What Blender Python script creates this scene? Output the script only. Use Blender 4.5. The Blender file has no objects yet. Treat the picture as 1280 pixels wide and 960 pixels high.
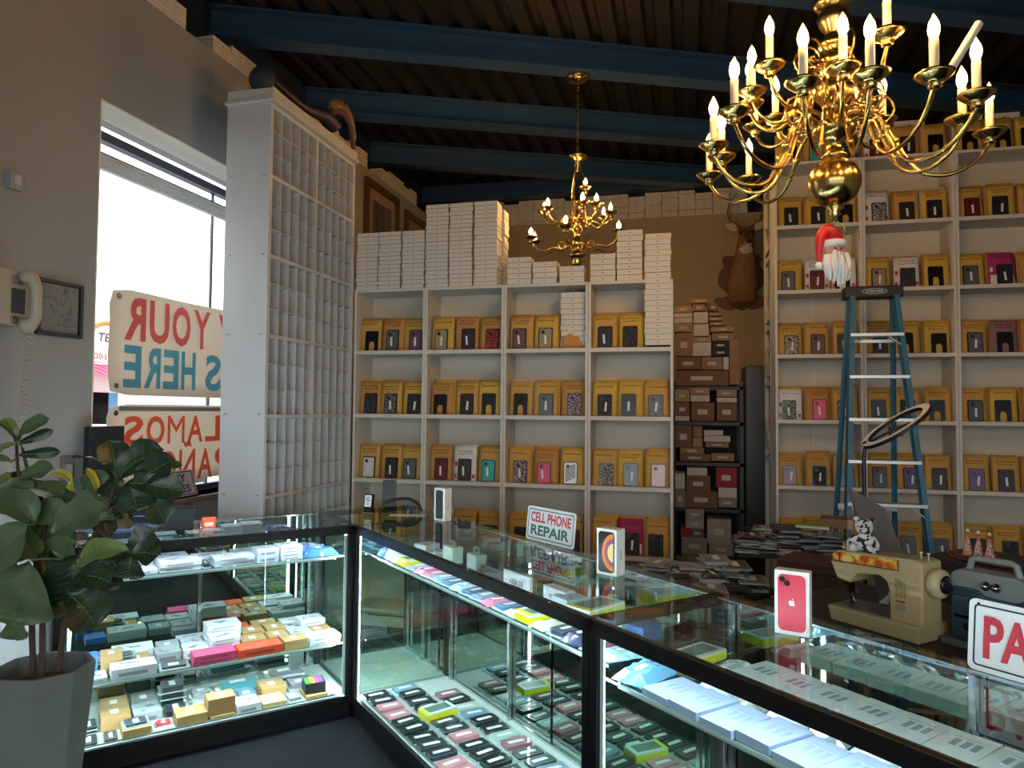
SKY = 3.0; BULB_S = 860.0; LED_S = 44.0; EXPO = 0.58
import bpy, bmesh, math, random
from mathutils import Matrix, Vector
PI = math.pi
scene = bpy.context.scene
COL = scene.collection
rnd = random.Random(7)

# ------------------------------------------------------------------ camera model (1280x960)
F = 887.0; YAW = math.radians(13.9); PITCH = math.atan(34/887.0); ROLL = .0087; EYE = 1.55
CM = Matrix.Rotation(YAW, 3, 'Z') @ Matrix.Rotation(PI/2+PITCH, 3, 'X') @ Matrix.Rotation(ROLL, 3, 'Z')
cd = bpy.data.cameras.new('camera'); cam = bpy.data.objects.new('camera', cd); COL.objects.link(cam)
cam.matrix_world = Matrix.Translation((0, 0, EYE)) @ CM.to_4x4()
cd.sensor_fit = 'HORIZONTAL'; cd.sensor_width = 36; cd.lens = F/1280*36; cd.clip_start = .05; cd.clip_end = 300
scene.camera = cam
def ray(px, py): return CM @ Vector(((px-640)/F, -(py-480)/F, -1))
def at_z(px, py, z):
    d = ray(px, py); return Vector((0, 0, EYE)) + d*((z-EYE)/d.z)
def at_x(px, py, x):
    d = ray(px, py); return Vector((0, 0, EYE)) + d*(x/d.x)
def at_y(px, py, y):
    d = ray(px, py); return Vector((0, 0, EYE)) + d*(y/d.y)
def at_d(px, py, Z): return Vector((0, 0, EYE)) + ray(px, py)*Z

# ------------------------------------------------------------------ materials
def lin(c):
    if isinstance(c, str): c = tuple(int(c[i:i+2], 16) for i in (0, 2, 4))
    return tuple(((x/255)/12.92 if x/255 <= .04045 else ((x/255+.055)/1.055)**2.4) for x in c)+(1,)
MC = {}
def mat(col, rough=.6, metal=0, noise=0, nscale=8, bump=0, bscale=60, spec=.5, name=None, stretch=None, coat=0):
    key = (col, rough, metal, noise, nscale, bump, bscale, spec, stretch, coat)
    if key in MC: return MC[key]
    m = bpy.data.materials.new(name or 'paint'); m.use_nodes = True
    nt = m.node_tree; b = nt.nodes['Principled BSDF']; c = lin(col)
    b.inputs['Base Color'].default_value = c; b.inputs['Roughness'].default_value = rough
    b.inputs['Metallic'].default_value = metal; b.inputs['Specular IOR Level'].default_value = spec
    if coat: b.inputs['Coat Weight'].default_value = coat
    if noise or bump:
        tc = nt.nodes.new('ShaderNodeTexCoord'); mp = nt.nodes.new('ShaderNodeMapping')
        nt.links.new(tc.outputs['Object'], mp.inputs['Vector'])
        if stretch: mp.inputs['Scale'].default_value = stretch
    if noise:
        n = nt.nodes.new('ShaderNodeTexNoise'); n.inputs['Scale'].default_value = nscale; n.inputs['Detail'].default_value = 5
        nt.links.new(mp.outputs[0], n.inputs['Vector'])
        r = nt.nodes.new('ShaderNodeMapRange'); r.inputs['To Min'].default_value = 1-noise; r.inputs['To Max'].default_value = 1+noise
        r.inputs['From Min'].default_value = .3; r.inputs['From Max'].default_value = .7
        nt.links.new(n.outputs['Fac'], r.inputs['Value'])
        mx = nt.nodes.new('ShaderNodeVectorMath'); mx.operation = 'SCALE'; mx.inputs[0].default_value = c[:3]
        nt.links.new(r.outputs[0], mx.inputs['Scale']); nt.links.new(mx.outputs[0], b.inputs['Base Color'])
    if bump:
        n2 = nt.nodes.new('ShaderNodeTexNoise'); n2.inputs['Scale'].default_value = bscale; n2.inputs['Detail'].default_value = 4
        nt.links.new(mp.outputs[0], n2.inputs['Vector'])
        bp = nt.nodes.new('ShaderNodeBump'); bp.inputs['Strength'].default_value = bump; bp.inputs['Distance'].default_value = .01
        nt.links.new(n2.outputs['Fac'], bp.inputs['Height']); nt.links.new(bp.outputs[0], b.inputs['Normal'])
    MC[key] = m; return m
def emis(col, s, name='lamp_glow'):
    key = ('e', col, s)
    if key in MC: return MC[key]
    m = bpy.data.materials.new(name); m.use_nodes = True; nt = m.node_tree; b = nt.nodes['Principled BSDF']
    b.inputs['Base Color'].default_value = lin(col); b.inputs['Emission Color'].default_value = lin(col)
    b.inputs['Emission Strength'].default_value = s; MC[key] = m; return m
def glass(tint=(245, 252, 248), ior=1.45, rough=0, haze=0, name='glass'):
    key = ('g', tint, ior, rough, haze)
    if key in MC: return MC[key]
    m = bpy.data.materials.new(name); m.use_nodes = True; nt = m.node_tree; nt.nodes.clear()
    out = nt.nodes.new('ShaderNodeOutputMaterial'); t = nt.nodes.new('ShaderNodeBsdfTransparent'); t.inputs[0].default_value = lin(tint)
    g = nt.nodes.new('ShaderNodeBsdfGlossy'); g.inputs['Roughness'].default_value = rough
    f = nt.nodes.new('ShaderNodeFresnel'); f.inputs[0].default_value = ior
    geo = nt.nodes.new('ShaderNodeNewGeometry'); inv = nt.nodes.new('ShaderNodeMath'); inv.operation = 'SUBTRACT'; inv.inputs[0].default_value = 1
    nt.links.new(geo.outputs['Backfacing'], inv.inputs[1])
    mu = nt.nodes.new('ShaderNodeMath'); mu.operation = 'MULTIPLY'; nt.links.new(f.outputs[0], mu.inputs[0]); nt.links.new(inv.outputs[0], mu.inputs[1])
    mx = nt.nodes.new('ShaderNodeMixShader'); nt.links.new(mu.outputs[0], mx.inputs[0]); nt.links.new(t.outputs[0], mx.inputs[1]); nt.links.new(g.outputs[0], mx.inputs[2])
    last = mx
    if haze:
        d = nt.nodes.new('ShaderNodeBsdfDiffuse'); d.inputs[0].default_value = (.9, .93, .95, 1)
        m2 = nt.nodes.new('ShaderNodeMixShader'); m2.inputs[0].default_value = haze
        nt.links.new(mx.outputs[0], m2.inputs[1]); nt.links.new(d.outputs[0], m2.inputs[2]); last = m2
    nt.links.new(last.outputs[0], out.inputs[0]); MC[key] = m; return m
def banner_mat(col, tr=.5):
    key = ('b', col, tr)
    if key in MC: return MC[key]
    m = bpy.data.materials.new('vinyl'); m.use_nodes = True; nt = m.node_tree; nt.nodes.clear()
    out = nt.nodes.new('ShaderNodeOutputMaterial'); d = nt.nodes.new('ShaderNodeBsdfDiffuse'); t = nt.nodes.new('ShaderNodeBsdfTranslucent')
    for n in (d, t): n.inputs[0].default_value = lin(col)
    mx = nt.nodes.new('ShaderNodeMixShader'); mx.inputs[0].default_value = tr
    nt.links.new(d.outputs[0], mx.inputs[1]); nt.links.new(t.outputs[0], mx.inputs[2]); nt.links.new(mx.outputs[0], out.inputs[0]); MC[key] = m; return m
def spots_mat(base, spot, scale, th, name='spotted'):
    m = bpy.data.materials.new(name); m.use_nodes = True; nt = m.node_tree; b = nt.nodes['Principled BSDF']
    tc = nt.nodes.new('ShaderNodeTexCoord'); v = nt.nodes.new('ShaderNodeTexNoise'); v.inputs['Scale'].default_value = scale; v.inputs['Detail'].default_value = 1
    nt.links.new(tc.outputs['Object'], v.inputs['Vector'])
    r = nt.nodes.new('ShaderNodeValToRGB'); r.color_ramp.interpolation = 'CONSTANT'
    r.color_ramp.elements[0].color = lin(base); r.color_ramp.elements[1].position = th; r.color_ramp.elements[1].color = lin(spot)
    nt.links.new(v.outputs['Fac'], r.inputs[0]); nt.links.new(r.outputs[0], b.inputs['Base Color']); b.inputs['Roughness'].default_value = .8
    return m

# ------------------------------------------------------------------ mesh builder
TXC = {}
def text_geo(s, bold=.0, ext=0):
    k = (s, bold, ext)
    if k in TXC: return TXC[k]
    cu = bpy.data.curves.new('t', 'FONT'); cu.body = s; cu.offset = bold; cu.extrude = ext; cu.resolution_u = 3
    ob = bpy.data.objects.new('t', cu); COL.objects.link(ob); bpy.context.view_layer.update()
    me = bpy.data.meshes.new_from_object(ob.evaluated_get(bpy.context.evaluated_depsgraph_get()))
    v = [tuple(x.co) for x in me.vertices]; f = [tuple(p.vertices) for p in me.polygons]
    bpy.data.objects.remove(ob); bpy.data.curves.remove(cu); bpy.data.meshes.remove(me)
    x0 = min(a[0] for a in v); x1 = max(a[0] for a in v); y0 = min(a[1] for a in v); y1 = max(a[1] for a in v)
    v = [((a[0]-x0)/(x1-x0), (a[1]-y0)/(y1-y0), a[2]) for a in v]
    TXC[k] = (v, f); return v, f
def frame(o, r, u):
    r = Vector(r).normalized(); u = Vector(u).normalized(); n = r.cross(u).normalized()
    return Matrix(((r.x, u.x, n.x, o[0]), (r.y, u.y, n.y, o[1]), (r.z, u.z, n.z, o[2]), (0, 0, 0, 1)))
def rrect(w, h, r, n=4, cx=0, cy=0):
    p = []
    for (sx, sy, a0) in ((1, 1, 0), (-1, 1, 90), (-1, -1, 180), (1, -1, 270)):
        for i in range(n+1):
            a = math.radians(a0+90*i/n); p.append((cx+sx*(w/2-r)+r*math.cos(a), cy+sy*(h/2-r)+r*math.sin(a)))
    return p
def spline(pts, n=6):
    P = [Vector(p) for p in pts]; P = [2*P[0]-P[1]]+P+[2*P[-1]-P[-2]]; out = []
    for i in range(1, len(P)-2):
        a, b, c, d = P[i-1:i+3]
        for k in range(n):
            t = k/n; out.append(.5*((2*b)+(c-a)*t+(2*a-5*b+4*c-d)*t*t+(3*b-a-3*c+d)*t*t*t))
    out.append(P[-2]); return out
class MB:
    def __init__(s): s.v = []; s.f = []; s.m = []; s.s = []
    def add(s, v, f, mi=0, M=None, smooth=False):
        o = len(s.v)
        s.v += [tuple(M @ Vector(p)) for p in v] if M is not None else [tuple(p) for p in v]
        for q in f: s.f.append(tuple(i+o for i in q)); s.m.append(mi); s.s.append(smooth)
        return s
    def box(s, x0, y0, z0, x1, y1, z1, mi=0, M=None):
        v = [(x0, y0, z0), (x1, y0, z0), (x1, y1, z0), (x0, y1, z0), (x0, y0, z1), (x1, y0, z1), (x1, y1, z1), (x0, y1, z1)]
        return s.add(v, [(0, 3, 2, 1), (4, 5, 6, 7), (0, 1, 5, 4), (1, 2, 6, 5), (2, 3, 7, 6), (3, 0, 4, 7)], mi, M)
    def tube(s, pts, r, n=8, mi=0, M=None, caps=True, flat=1.0):
        P = [Vector(p) for p in pts]; R = r if isinstance(r, (list, tuple)) else [r]*len(P)
        v = []; f = []; up = None
        for i, p in enumerate(P):
            t = (P[min(i+1, len(P)-1)]-P[max(i-1, 0)]).normalized()
            if up is None: up = Vector((0, 0, 1)) if abs(t.z) < .9 else Vector((1, 0, 0))
            a = t.cross(up).normalized(); b = a.cross(t).normalized(); up = b
            for k in range(n):
                an = 2*PI*k/n; v.append(p+a*(math.cos(an)*R[i])+b*(math.sin(an)*R[i]*flat))
        for i in range(len(P)-1):
            for k in range(n):
                k2 = (k+1) % n; f.append((i*n+k, i*n+k2, (i+1)*n+k2, (i+1)*n+k))
        s.add(v, f, mi, M, n > 4)
        if caps: s.add(v, [tuple(range(n))[::-1], tuple(range((len(P)-1)*n, len(P)*n))], mi, M)
        return s
    def lathe(s, prof, n=16, mi=0, M=None, smooth=True):
        v = []; f = []
        for (r, z) in prof:
            for k in range(n):
                a = 2*PI*k/n; v.append((r*math.cos(a), r*math.sin(a), z))
        for i in range(len(prof)-1):
            for k in range(n):
                k2 = (k+1) % n; f.append((i*n+k, i*n+k2, (i+1)*n+k2, (i+1)*n+k))
        f.append(tuple(range(n))[::-1]); f.append(tuple(range((len(prof)-1)*n, len(prof)*n)))
        return s.add(v, f, mi, M, smooth)
    def prism(s, poly, z0, z1, mi=0, M=None, mtop=None):
        n = len(poly); v = [(x, y, z0) for x, y in poly]+[(x, y, z1) for x, y in poly]
        s.add(v, [(i, (i+1) % n, (i+1) % n+n, i+n) for i in range(n)]+[tuple(range(n))[::-1]], mi, M)
        return s.add([(x, y, z1) for x, y in poly], [tuple(range(n))], mi if mtop is None else mtop, M)
    def sphere(s, c, r, nu=12, nv=8, mi=0, M=None):
        if not isinstance(r, (tuple, list)): r = (r, r, r)
        v = []; f = []
        for j in range(nv+1):
            th = PI*j/nv
            for i in range(nu):
                a = 2*PI*i/nu; v.append((c[0]+r[0]*math.sin(th)*math.cos(a), c[1]+r[1]*math.sin(th)*math.sin(a), c[2]-r[2]*math.cos(th)))
        for j in range(nv):
            for i in range(nu):
                i2 = (i+1) % nu; f.append((j*nu+i, j*nu+i2, (j+1)*nu+i2, (j+1)*nu+i))
        return s.add(v, f, mi, M, True)
    def quad(s, a, b, c, d, mi=0): return s.add([a, b, c, d], [(0, 1, 2, 3)], mi)
    def text(s, t, M, w, h, mi=0, bold=.0, ext=0, mirror=False):
        v, f = text_geo(t, bold, ext)
        if mirror: v = [((1-x)*w, y*h, z*h) for x, y, z in v]; f = [q[::-1] for q in f]
        else: v = [(x*w, y*h, z*h) for x, y, z in v]
        return s.add(v, f, mi, M)
    def mesh(s, name, mats, bevel=0, seg=2, weld=False):
        me = bpy.data.meshes.new(name); me.from_pydata(s.v, [], s.f)
        mats = mats if isinstance(mats, (list, tuple)) else [mats]
        for m in mats: me.materials.append(m)
        me.polygons.foreach_set('material_index', s.m); me.polygons.foreach_set('use_smooth', s.s)
        if bevel or weld:
            bm = bmesh.new(); bm.from_mesh(me)
            if weld: bmesh.ops.remove_doubles(bm, verts=bm.verts, dist=1e-5)
            if bevel:
                bmesh.ops.remove_doubles(bm, verts=bm.verts, dist=1e-5)
                e = [x for x in bm.edges if len(x.link_faces) == 2 and x.calc_face_angle(0) > .6]
                bmesh.ops.bevel(bm, geom=e, offset=bevel, segments=seg, profile=.6, affect='EDGES', clamp_overlap=True)
            bm.to_mesh(me); bm.free()
        me.update(); return me
    def build(s, name, mats, parent=None, bevel=0, seg=2, loc=None, weld=False):
        return inst(name, s.mesh(name, mats, bevel, seg, weld), parent, loc)
def inst(name, me, parent=None, loc=None, rz=0):
    o = bpy.data.objects.new(name, me); COL.objects.link(o); o.parent = parent
    if loc is not None: o.location = loc
    if rz: o.rotation_euler.z = rz
    return o
def tag(o, label, cat, group=None, kind=None):
    o['label'] = label; o['category'] = cat
    if group: o['group'] = group
    if kind: o['kind'] = kind
    return o
def thing(name, label, cat, loc=(0, 0, 0), rz=0, group=None):
    o = bpy.data.objects.new(name, None); COL.objects.link(o); o.location = loc; o.rotation_euler.z = rz
    o.empty_display_size = .05
    return tag(o, label, cat, group)
def struct(name, mb, m, label=None, bevel=0):
    o = mb.build(name, m, None, bevel); o['kind'] = 'structure'
    if label: o['label'] = label
    return o
def remesh(mb, vox, smooth=2):
    me = mb.mesh('tmp', mat('808080')); ob = bpy.data.objects.new('tmp', me); COL.objects.link(ob)
    r = ob.modifiers.new('r', 'REMESH'); r.mode = 'VOXEL'; r.voxel_size = vox
    if smooth: k = ob.modifiers.new('s', 'SMOOTH'); k.iterations = smooth; k.factor = .5
    bpy.context.view_layer.update()
    out = bpy.data.meshes.new_from_object(ob.evaluated_get(bpy.context.evaluated_depsgraph_get()))
    bpy.data.objects.remove(ob); out.materials.clear()
    out.polygons.foreach_set('use_smooth', [True]*len(out.polygons)); return out
def loft(mb, rings, n=14, mi=0):
    """rings: (centre, a-vector, b-vector)"""
    v = []; f = []
    for c, a, b in rings:
        c, a, b = Vector(c), Vector(a), Vector(b)
        for k in range(n):
            t = 2*PI*k/n; v.append(c+a*math.cos(t)+b*math.sin(t))
    for i in range(len(rings)-1):
        for k in range(n):
            k2 = (k+1) % n; f.append((i*n+k, i*n+k2, (i+1)*n+k2, (i+1)*n+k))
    f.append(tuple(range(n))[::-1]); f.append(tuple(range((len(rings)-1)*n, len(rings)*n)))
    return mb.add(v, f, mi, None, True)
ORD = ['first', 'second', 'third', 'fourth', 'fifth', 'sixth', 'seventh', 'eighth', 'ninth', 'tenth', 'eleventh', 'twelfth', 'thirteenth',
       'fourteenth', 'fifteenth', 'sixteenth', 'seventeenth', 'eighteenth', 'nineteenth', 'twentieth', 'twenty-first', 'twenty-second',
       'twenty-third', 'twenty-fourth', 'twenty-fifth', 'twenty-sixth', 'twenty-seventh', 'twenty-eighth', 'twenty-ninth', 'thirtieth']

WHITE = mat((226, 222, 214), .55, noise=.03, nscale=3); BLACK = mat((16, 16, 18), .35); BRASS = mat((196, 166, 100), .2, 1)
KRAFT = mat((196, 150, 62), .75, noise=.05, nscale=20); CHROME = mat((200, 204, 206), .15, 1); GLASS = glass(); LABEL = mat((225, 228, 228), .6)
# ================================================================== THE ROOM
WX = -3.0; BY = 8.57; LEDGE = 3.88; DECK = 4.40; RX = 4.2; FY = -2.2
fl = MB().box(-3.6, FY-.2, -.1, RX+.3, 9.2, 0)
m = mat((19, 20, 25), .7, spec=.12, name='floor_tile', noise=.25, nscale=5)
struct('floor', fl, m)
PAINT = mat((150, 148, 147), .8, noise=.03, nscale=2, bump=.05, bscale=120); TAN = mat((178, 158, 122), .8, noise=.04, nscale=2)
NAVY = mat((22, 38, 60), .6); WY0, WY1, WZ0, WZ1 = 3.05, 5.6, 1.0, 3.18
w = MB()
w.box(-3.3, FY, 0, WX, WY0, LEDGE); w.box(-3.3, WY1, 0, WX, 8.9, LEDGE); w.box(-3.3, WY0, 0, WX, WY1, WZ0); w.box(-3.3, WY0, WZ1, WX, WY1, LEDGE)
w.box(-3.42, FY, LEDGE, -3.3, 8.9, DECK+.1, 1)
struct('wall_left', w, [PAINT, NAVY], 'grey painted wall with a tall window and a ledge along its top')
struct('wall_back_upper', MB().box(-3.3, BY+.3, LEDGE, RX, BY+.4, DECK+.1), NAVY, 'dark wall set back above the rear ledge')
w = MB(); w.box(-3.3, BY, 0, RX, BY+.3, LEDGE)
struct('wall_back', w, [TAN, NAVY], 'tan back wall with the deer mount')
struct('wall_right', MB().box(RX, FY, 0, RX+.2, 8.9, DECK+.1), PAINT)
w = MB(); w.box(-3.3, FY-.2, 0, -2.7, FY, DECK+.1); w.box(3.4, FY-.2, 0, RX, FY, DECK+.1); w.box(-2.7, FY-.2, 3.0, 3.4, FY, DECK+.1); w.box(-2.7, FY-.2, 0, 3.4, FY, .3)
struct('wall_front', w, PAINT)
# corrugated deck
c = MB(); xs = []; x = -3.42
while x < RX+.2:
    xs += [(x, 0), (x+.10, 0), (x+.125, .05), (x+.175, .05)]; x += .20
v = []; f = []
for (x, z) in xs: v += [(x, FY-.2, DECK+z), (x, 9.0, DECK+z)]
for i in range(len(xs)-1): f.append((2*i, 2*i+1, 2*i+3, 2*i+2))
c.add(v, f); c.box(-3.42, FY-.2, DECK+.08, RX+.2, 9.0, DECK+.12)
struct('ceiling', c, mat((22, 20, 19), .55, noise=.1, nscale=6), 'dark corrugated metal roof deck')
BEAM = mat((42, 74, 104), .38, noise=.08, nscale=5)
ang = math.atan(.44); n = 0
for k in range(-4, 3):
    n += 1; y0 = 4.42+1.31*k
    if k == 2: pass
    L = (RX+3.3)/math.cos(ang)
    b = MB(); H = DECK-4.18
    b.box(0, -.08, 0, L, .08, .018); b.box(0, -.08, H-.018, L, .08, H); b.box(0, -.01, .018, L, .01, H-.018)
    Mx = Matrix.Translation((-3.3, y0-.13, 4.18)) @ Matrix.Rotation(ang, 4, 'Z')
    vv = []
    for p in b.v:
        q = Mx @ Vector(p); vv.append(q)
    # trim what would pass through the back wall
    me = MB(); me.v = [tuple(p) for p in vv]; me.f = b.f; me.m = b.m; me.s = b.s
    mm = me.mesh('trim', BEAM); bm = bmesh.new(); bm.from_mesh(mm)
    for co, no in (((0, BY-.14, 0), (0, 1, 0)), ((RX, 0, 0), (1, 0, 0)), ((0, FY, 0), (0, -1, 0))):
        g = bm.verts[:]+bm.edges[:]+bm.faces[:]
        if g: bmesh.ops.bisect_plane(bm, geom=g, plane_co=co, plane_no=no, clear_outer=True)
    bm.to_mesh(mm); bm.free()
    if len(mm.vertices):
        o = inst('trim_%d' % n, mm); o['kind'] = 'structure'; o['label'] = 'blue painted steel roof beam running under the dark ceiling deck'
b = MB(); b.box(-3.3, BY-.12, 4.2, RX, BY-.1, DECK); b.box(-3.3, BY-.14, 4.2, RX, BY+.02, 4.222); b.box(-3.3, BY-.14, DECK-.02, RX, BY+.02, DECK)
o = struct('trim_%d' % (n+1), b, BEAM, 'blue steel edge beam along the top of the back wall')
# window in the left wall
FRM = mat((58, 66, 76), .4); REVEAL = mat((222, 216, 204), .7)
wn = MB()
wn.box(-3.26, WY0, WZ1-.12, -3.2, WY1, WZ1-.07); wn.box(-3.26, WY0, WZ1-.2, -3.22, WY1, WZ1-.18); wn.box(-3.27, WY0, WZ0, -3.21, WY0+.03, WZ1-.07)
wn.box(-3.27, WY1-.05, WZ0, -3.2, WY1, WZ1); wn.box(-3.27, WY0, WZ0, -3.2, WY1, WZ0+.04); wn.box(-3.25, 4.28, WZ0, -3.235, 4.295, WZ1-.1)
o = struct('window_1', wn, FRM, 'tall bright shop window in the left wall')
gl = MB().box(-3.242, WY0+.03, WZ0+.04, -3.238, WY1-.05, WZ1-.07).build('pane', glass((250, 252, 252)), o)
bl = MB()
for i in range(6): bl.box(-3.2+.002*i, WY0+.04, WZ1-.22-.016*i, -3.17+.002*i, WY1-.06, WZ1-.211-.016*i)
bl.build('raised_blind', mat((205, 206, 206), .5), o)
struct('trim_20', MB().box(-3.2, WY0, WZ0-.03, WX+.03, WY1, WZ0), mat((120, 98, 84), .6), 'brown window sill ledge', .004)
rv = MB(); rv.box(-3.2, WY0, WZ1-.010, WX-.001, WY1, WZ1); rv.box(-3.2, WY0, WZ0, WX-.001, WY0+.010, WZ1-.010)  # added liner: sunlight on the recess is put into its pale colour
struct('trim_21', rv, mat((236, 230, 216), .7), 'pale lining added to the window recess, sunlit brightness put into its colour')
# shopfront window behind the camera
wn = MB()
for x in (-2.7, -1.2, .33, 1.86, 3.34): wn.box(x, FY-.13, .3, x+.06, FY-.07, 3.0)
wn.box(-2.7, FY-.13, .3, 3.4, FY-.07, .36); wn.box(-2.7, FY-.13, 2.94, 3.4, FY-.07, 3.0)
o = struct('window_2', wn, FRM)
MB().box(-2.64, FY-.102, .36, 3.34, FY-.098, 2.94).build('pane', glass((250, 252, 252)), o)
def portal(loc, rot, sx, sy):
    l = bpy.data.lights.new('portal', 'AREA'); l.shape = 'RECTANGLE'; l.size = sx; l.size_y = sy; l.cycles.is_portal = True
    ob = bpy.data.objects.new('daylight_portal', l); COL.objects.link(ob); ob.location = loc; ob.rotation_euler = rot
portal((.35, FY-.25, 1.65), (-PI/2, 0, 0), 6.1, 2.7) if False else portal((.35, FY-.25, 1.65), (PI/2, 0, 0), 6.1, 2.7)
portal((-3.33, (WY0+WY1)/2, (WZ0+WZ1)/2), (0, -PI/2, 0), WZ1-WZ0, WY1-WY0)
# world
wd = bpy.data.worlds.new('sky'); scene.world = wd; wd.use_nodes = True
bg = wd.node_tree.nodes['Background']; bg.inputs[0].default_value = (.92, .96, 1, 1); bg.inputs[1].default_value = SKY
# outside
MBg = MB().box(-60, -60, -.3, 60, 60, -.12)
struct('floor_outside', MBg, mat((150, 148, 144), .9, noise=.05, nscale=1), 'pale street outside the window')
# pavilion shop across the street
def outside():
    X = -14.0
    P = lambda px, py: at_x(px, py, X)
    a = P(100, 470); b_ = P(150, 470)
    y0, y1 = a.y-1.2, b_.y+6
    t = thing('corner_shop', 'pale shop with a pink awning and an arched sign across the street', 'building', (X, (y0+y1)/2, -.12))
    off = lambda q: Vector((q[0]-X, q[1]-(y0+y1)/2, q[2]+.12))
    def B(mb, x0, ya, z0, x1, yb, z1, mi=0):
        p, q = off((x0, ya, z0)), off((x1, yb, z1)); mb.box(p.x, p.y, p.z, q.x, q.y, q.z, mi)
    zt = P(120, 405).z
    m1 = MB(); B(m1, X-3, y0, -.12, X, y1, P(120, 452).z+.3); m1.build('wall', mat((222, 216, 210), .8), t)
    m1 = MB()
    za, zb = P(120, 470).z, P(120, 455).z
    for i in range(int((y1-y0)/.15)):
        p = off((X, y0+.15*i, 0)); m1.add([(0, p.y, zb+.12), (0, p.y+.15, zb+.12), (.9, p.y+.15, za+.12), (.9, p.y, za+.12)], [(0, 1, 2, 3), (3, 2, 1, 0)], i % 2)
    m1.build('awning', [mat((214, 60, 110), .7), mat((232, 130, 160), .7)], t)
    m1 = MB(); B(m1, X-.1, y0, P(120, 452).z, X+.05, y1, P(120, 436).z); 
    m1.text('CHICKEN &', frame(off((X+.06, a.y+.15, P(120, 449).z)), (0, 1, 0), (0, 0, 1)), 1.0*(P(132, 449).y-P(108, 449).y), P(120, 441).z-P(120, 449).z, 1, .02)
    m1.build('fascia_sign', [mat((240, 236, 230), .6), mat((205, 50, 40), .6)], t)
    m1 = MB(); cz = P(130, 436).z; R = P(130, 404).z-cz; cy = P(131, 436).y
    arc = [(R*1.2*math.cos(i*PI/16), R*math.sin(i*PI/16)) for i in range(17)]
    m1.prism(arc, 0, .12, 0, frame(off((X, cy, cz)), (0, 1, 0), (0, 0, 1)))
    m1.tube([off((X+.14, cy+x, cz+z)) for x, z in arc], .06, 6, 1)
    m1.text('TEX', frame(off((X+.15, cy-R*.62, cz+R*.25)), (0, 1, 0), (0, .2, 1)), R*1.0, R*.35, 2, .02)
    m1.build('arched_sign', [mat((244, 240, 232), .6), mat((226, 110, 40), .6), mat((70, 30, 50), .6)], t)
    m1 = MB()
    for i, q in enumerate((112, 121, 133)):
        p = P(q, 500); B(m1, X+.01, p.y-.25, .5, X+.06, p.y+.3, P(120, 475).z-.3, i % 3)
    m1.build('shopfront', [mat((70, 66, 70), .4), mat((120, 60, 160), .5), mat((60, 120, 160), .5)], t)
outside()
p = at_x(113, 512, -9.0)
t = thing('parked_car', 'white car parked in the street beyond the window', 'car', (-9.0, p.y, -.12))
prof = [(-2.1, .3), (-2.1, .75), (-1.6, .85), (-1.0, 1.35), (.6, 1.4), (1.3, .95), (2.0, .85), (2.1, .3)]
MB().prism(prof, -.85, .85, 0, frame((0, 0, 0), (0, 1, 0), (0, 0, 1))).build('body', mat((225, 225, 225), .3), t, .06)
MB().prism([(-1.35, .95), (-.95, 1.3), (.5, 1.34), (1.05, .98)], .85, .86, 0, frame((0, 0, 0), (0, 1, 0), (0, 0, 1))).build('side_window', mat((30, 34, 38), .2), t)
for y in (-1.3, 1.3):
    for x in (.78, -.78): MB().lathe([(.1, -.1), (.32, -.1), (.32, .1), (.1, .1)], 18, 0, Matrix.Translation((x, y, .32)) @ Matrix.Rotation(PI/2, 4, 'Y')).build('wheel', mat((24, 24, 24), .7), t)

# ------------------------------------------------------------------ banners in the window, seen from behind
def banner(name, label, pts, lines, y_end):
    X = -3.14
    tl, bl = at_x(*pts[0], X), at_x(*pts[1], X)
    y0, zt, zb = tl.y, tl.z, bl.z
    W = y_end-y0; Hh = zt-zb
    t = thing(name, label, 'banner', (X, y0, zb))
    b = MB(); ny, nz = 16, 6; rr = .04
    v = []; f = []
    for j in range(nz+1):
        for i in range(ny+1):
            y = W*i/ny; z = Hh*j/nz
            if i == 0 and j in (0, nz): y += .02
            if i == 0 and j in (0, nz): z += (.02 if j == 0 else -.02)
            v.append((.008*math.sin(i*1.1)+.004*math.sin(j*2.1), y, z))
    for j in range(nz):
        for i in range(ny): f.append((j*(ny+1)+i, j*(ny+1)+i+1, (j+1)*(ny+1)+i+1, (j+1)*(ny+1)+i))
    b.add(v, f, 0, None, True)
    o = b.build('sheet', banner_mat((205, 194, 180), .6), t)
    o.modifiers.new('thick', 'SOLIDIFY').thickness = .001
    for txt, c, ya, za, w_, h_, bold in lines:
        lt = MB(); cw = w_/len(txt)
        for i, chh in enumerate(reversed(txt)):
            lt.text(chh, frame((.016, ya+cw*(i+.06), za), (0, 1, 0), (0, 0, 1)), cw*.86, h_*(1.27 if chh == '\u00d1' else 1), 0, {'M': 0, 'Y': .02, 'N': .010, 'A': .02, '\u00d1': .010}.get(chh, bold), 0, True)
        lt.build('lettering', banner_mat(c, .55), t)
    for z in (.05, Hh-.05): MB().lathe([(.008, 0), (.016, 0), (.016, .004), (.008, .004)], 12, 0, Matrix.Translation((.012, .05, z)) @ Matrix.Rotation(PI/2, 4, 'Y')).build('grommet', mat((120, 120, 120), .3, 1), t)
    return t, y0, zb, Hh
X = -3.14
def ly(px, py): q = at_x(px, py, X); return q.y, q.z
y0, z0 = at_x(138, 357, X).y, at_x(137, 493, X).z
RED, BLUE, ORG = (224, 112, 110), (100, 172, 196), (240, 112, 86)
ya, zu = ly(150, 424); yb, _ = ly(262, 424); yh, zh = ly(150, 368)
yc, zl = ly(149, 484); yd, zl2 = ly(149, 430); ye, _ = ly(277, 484)
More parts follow.
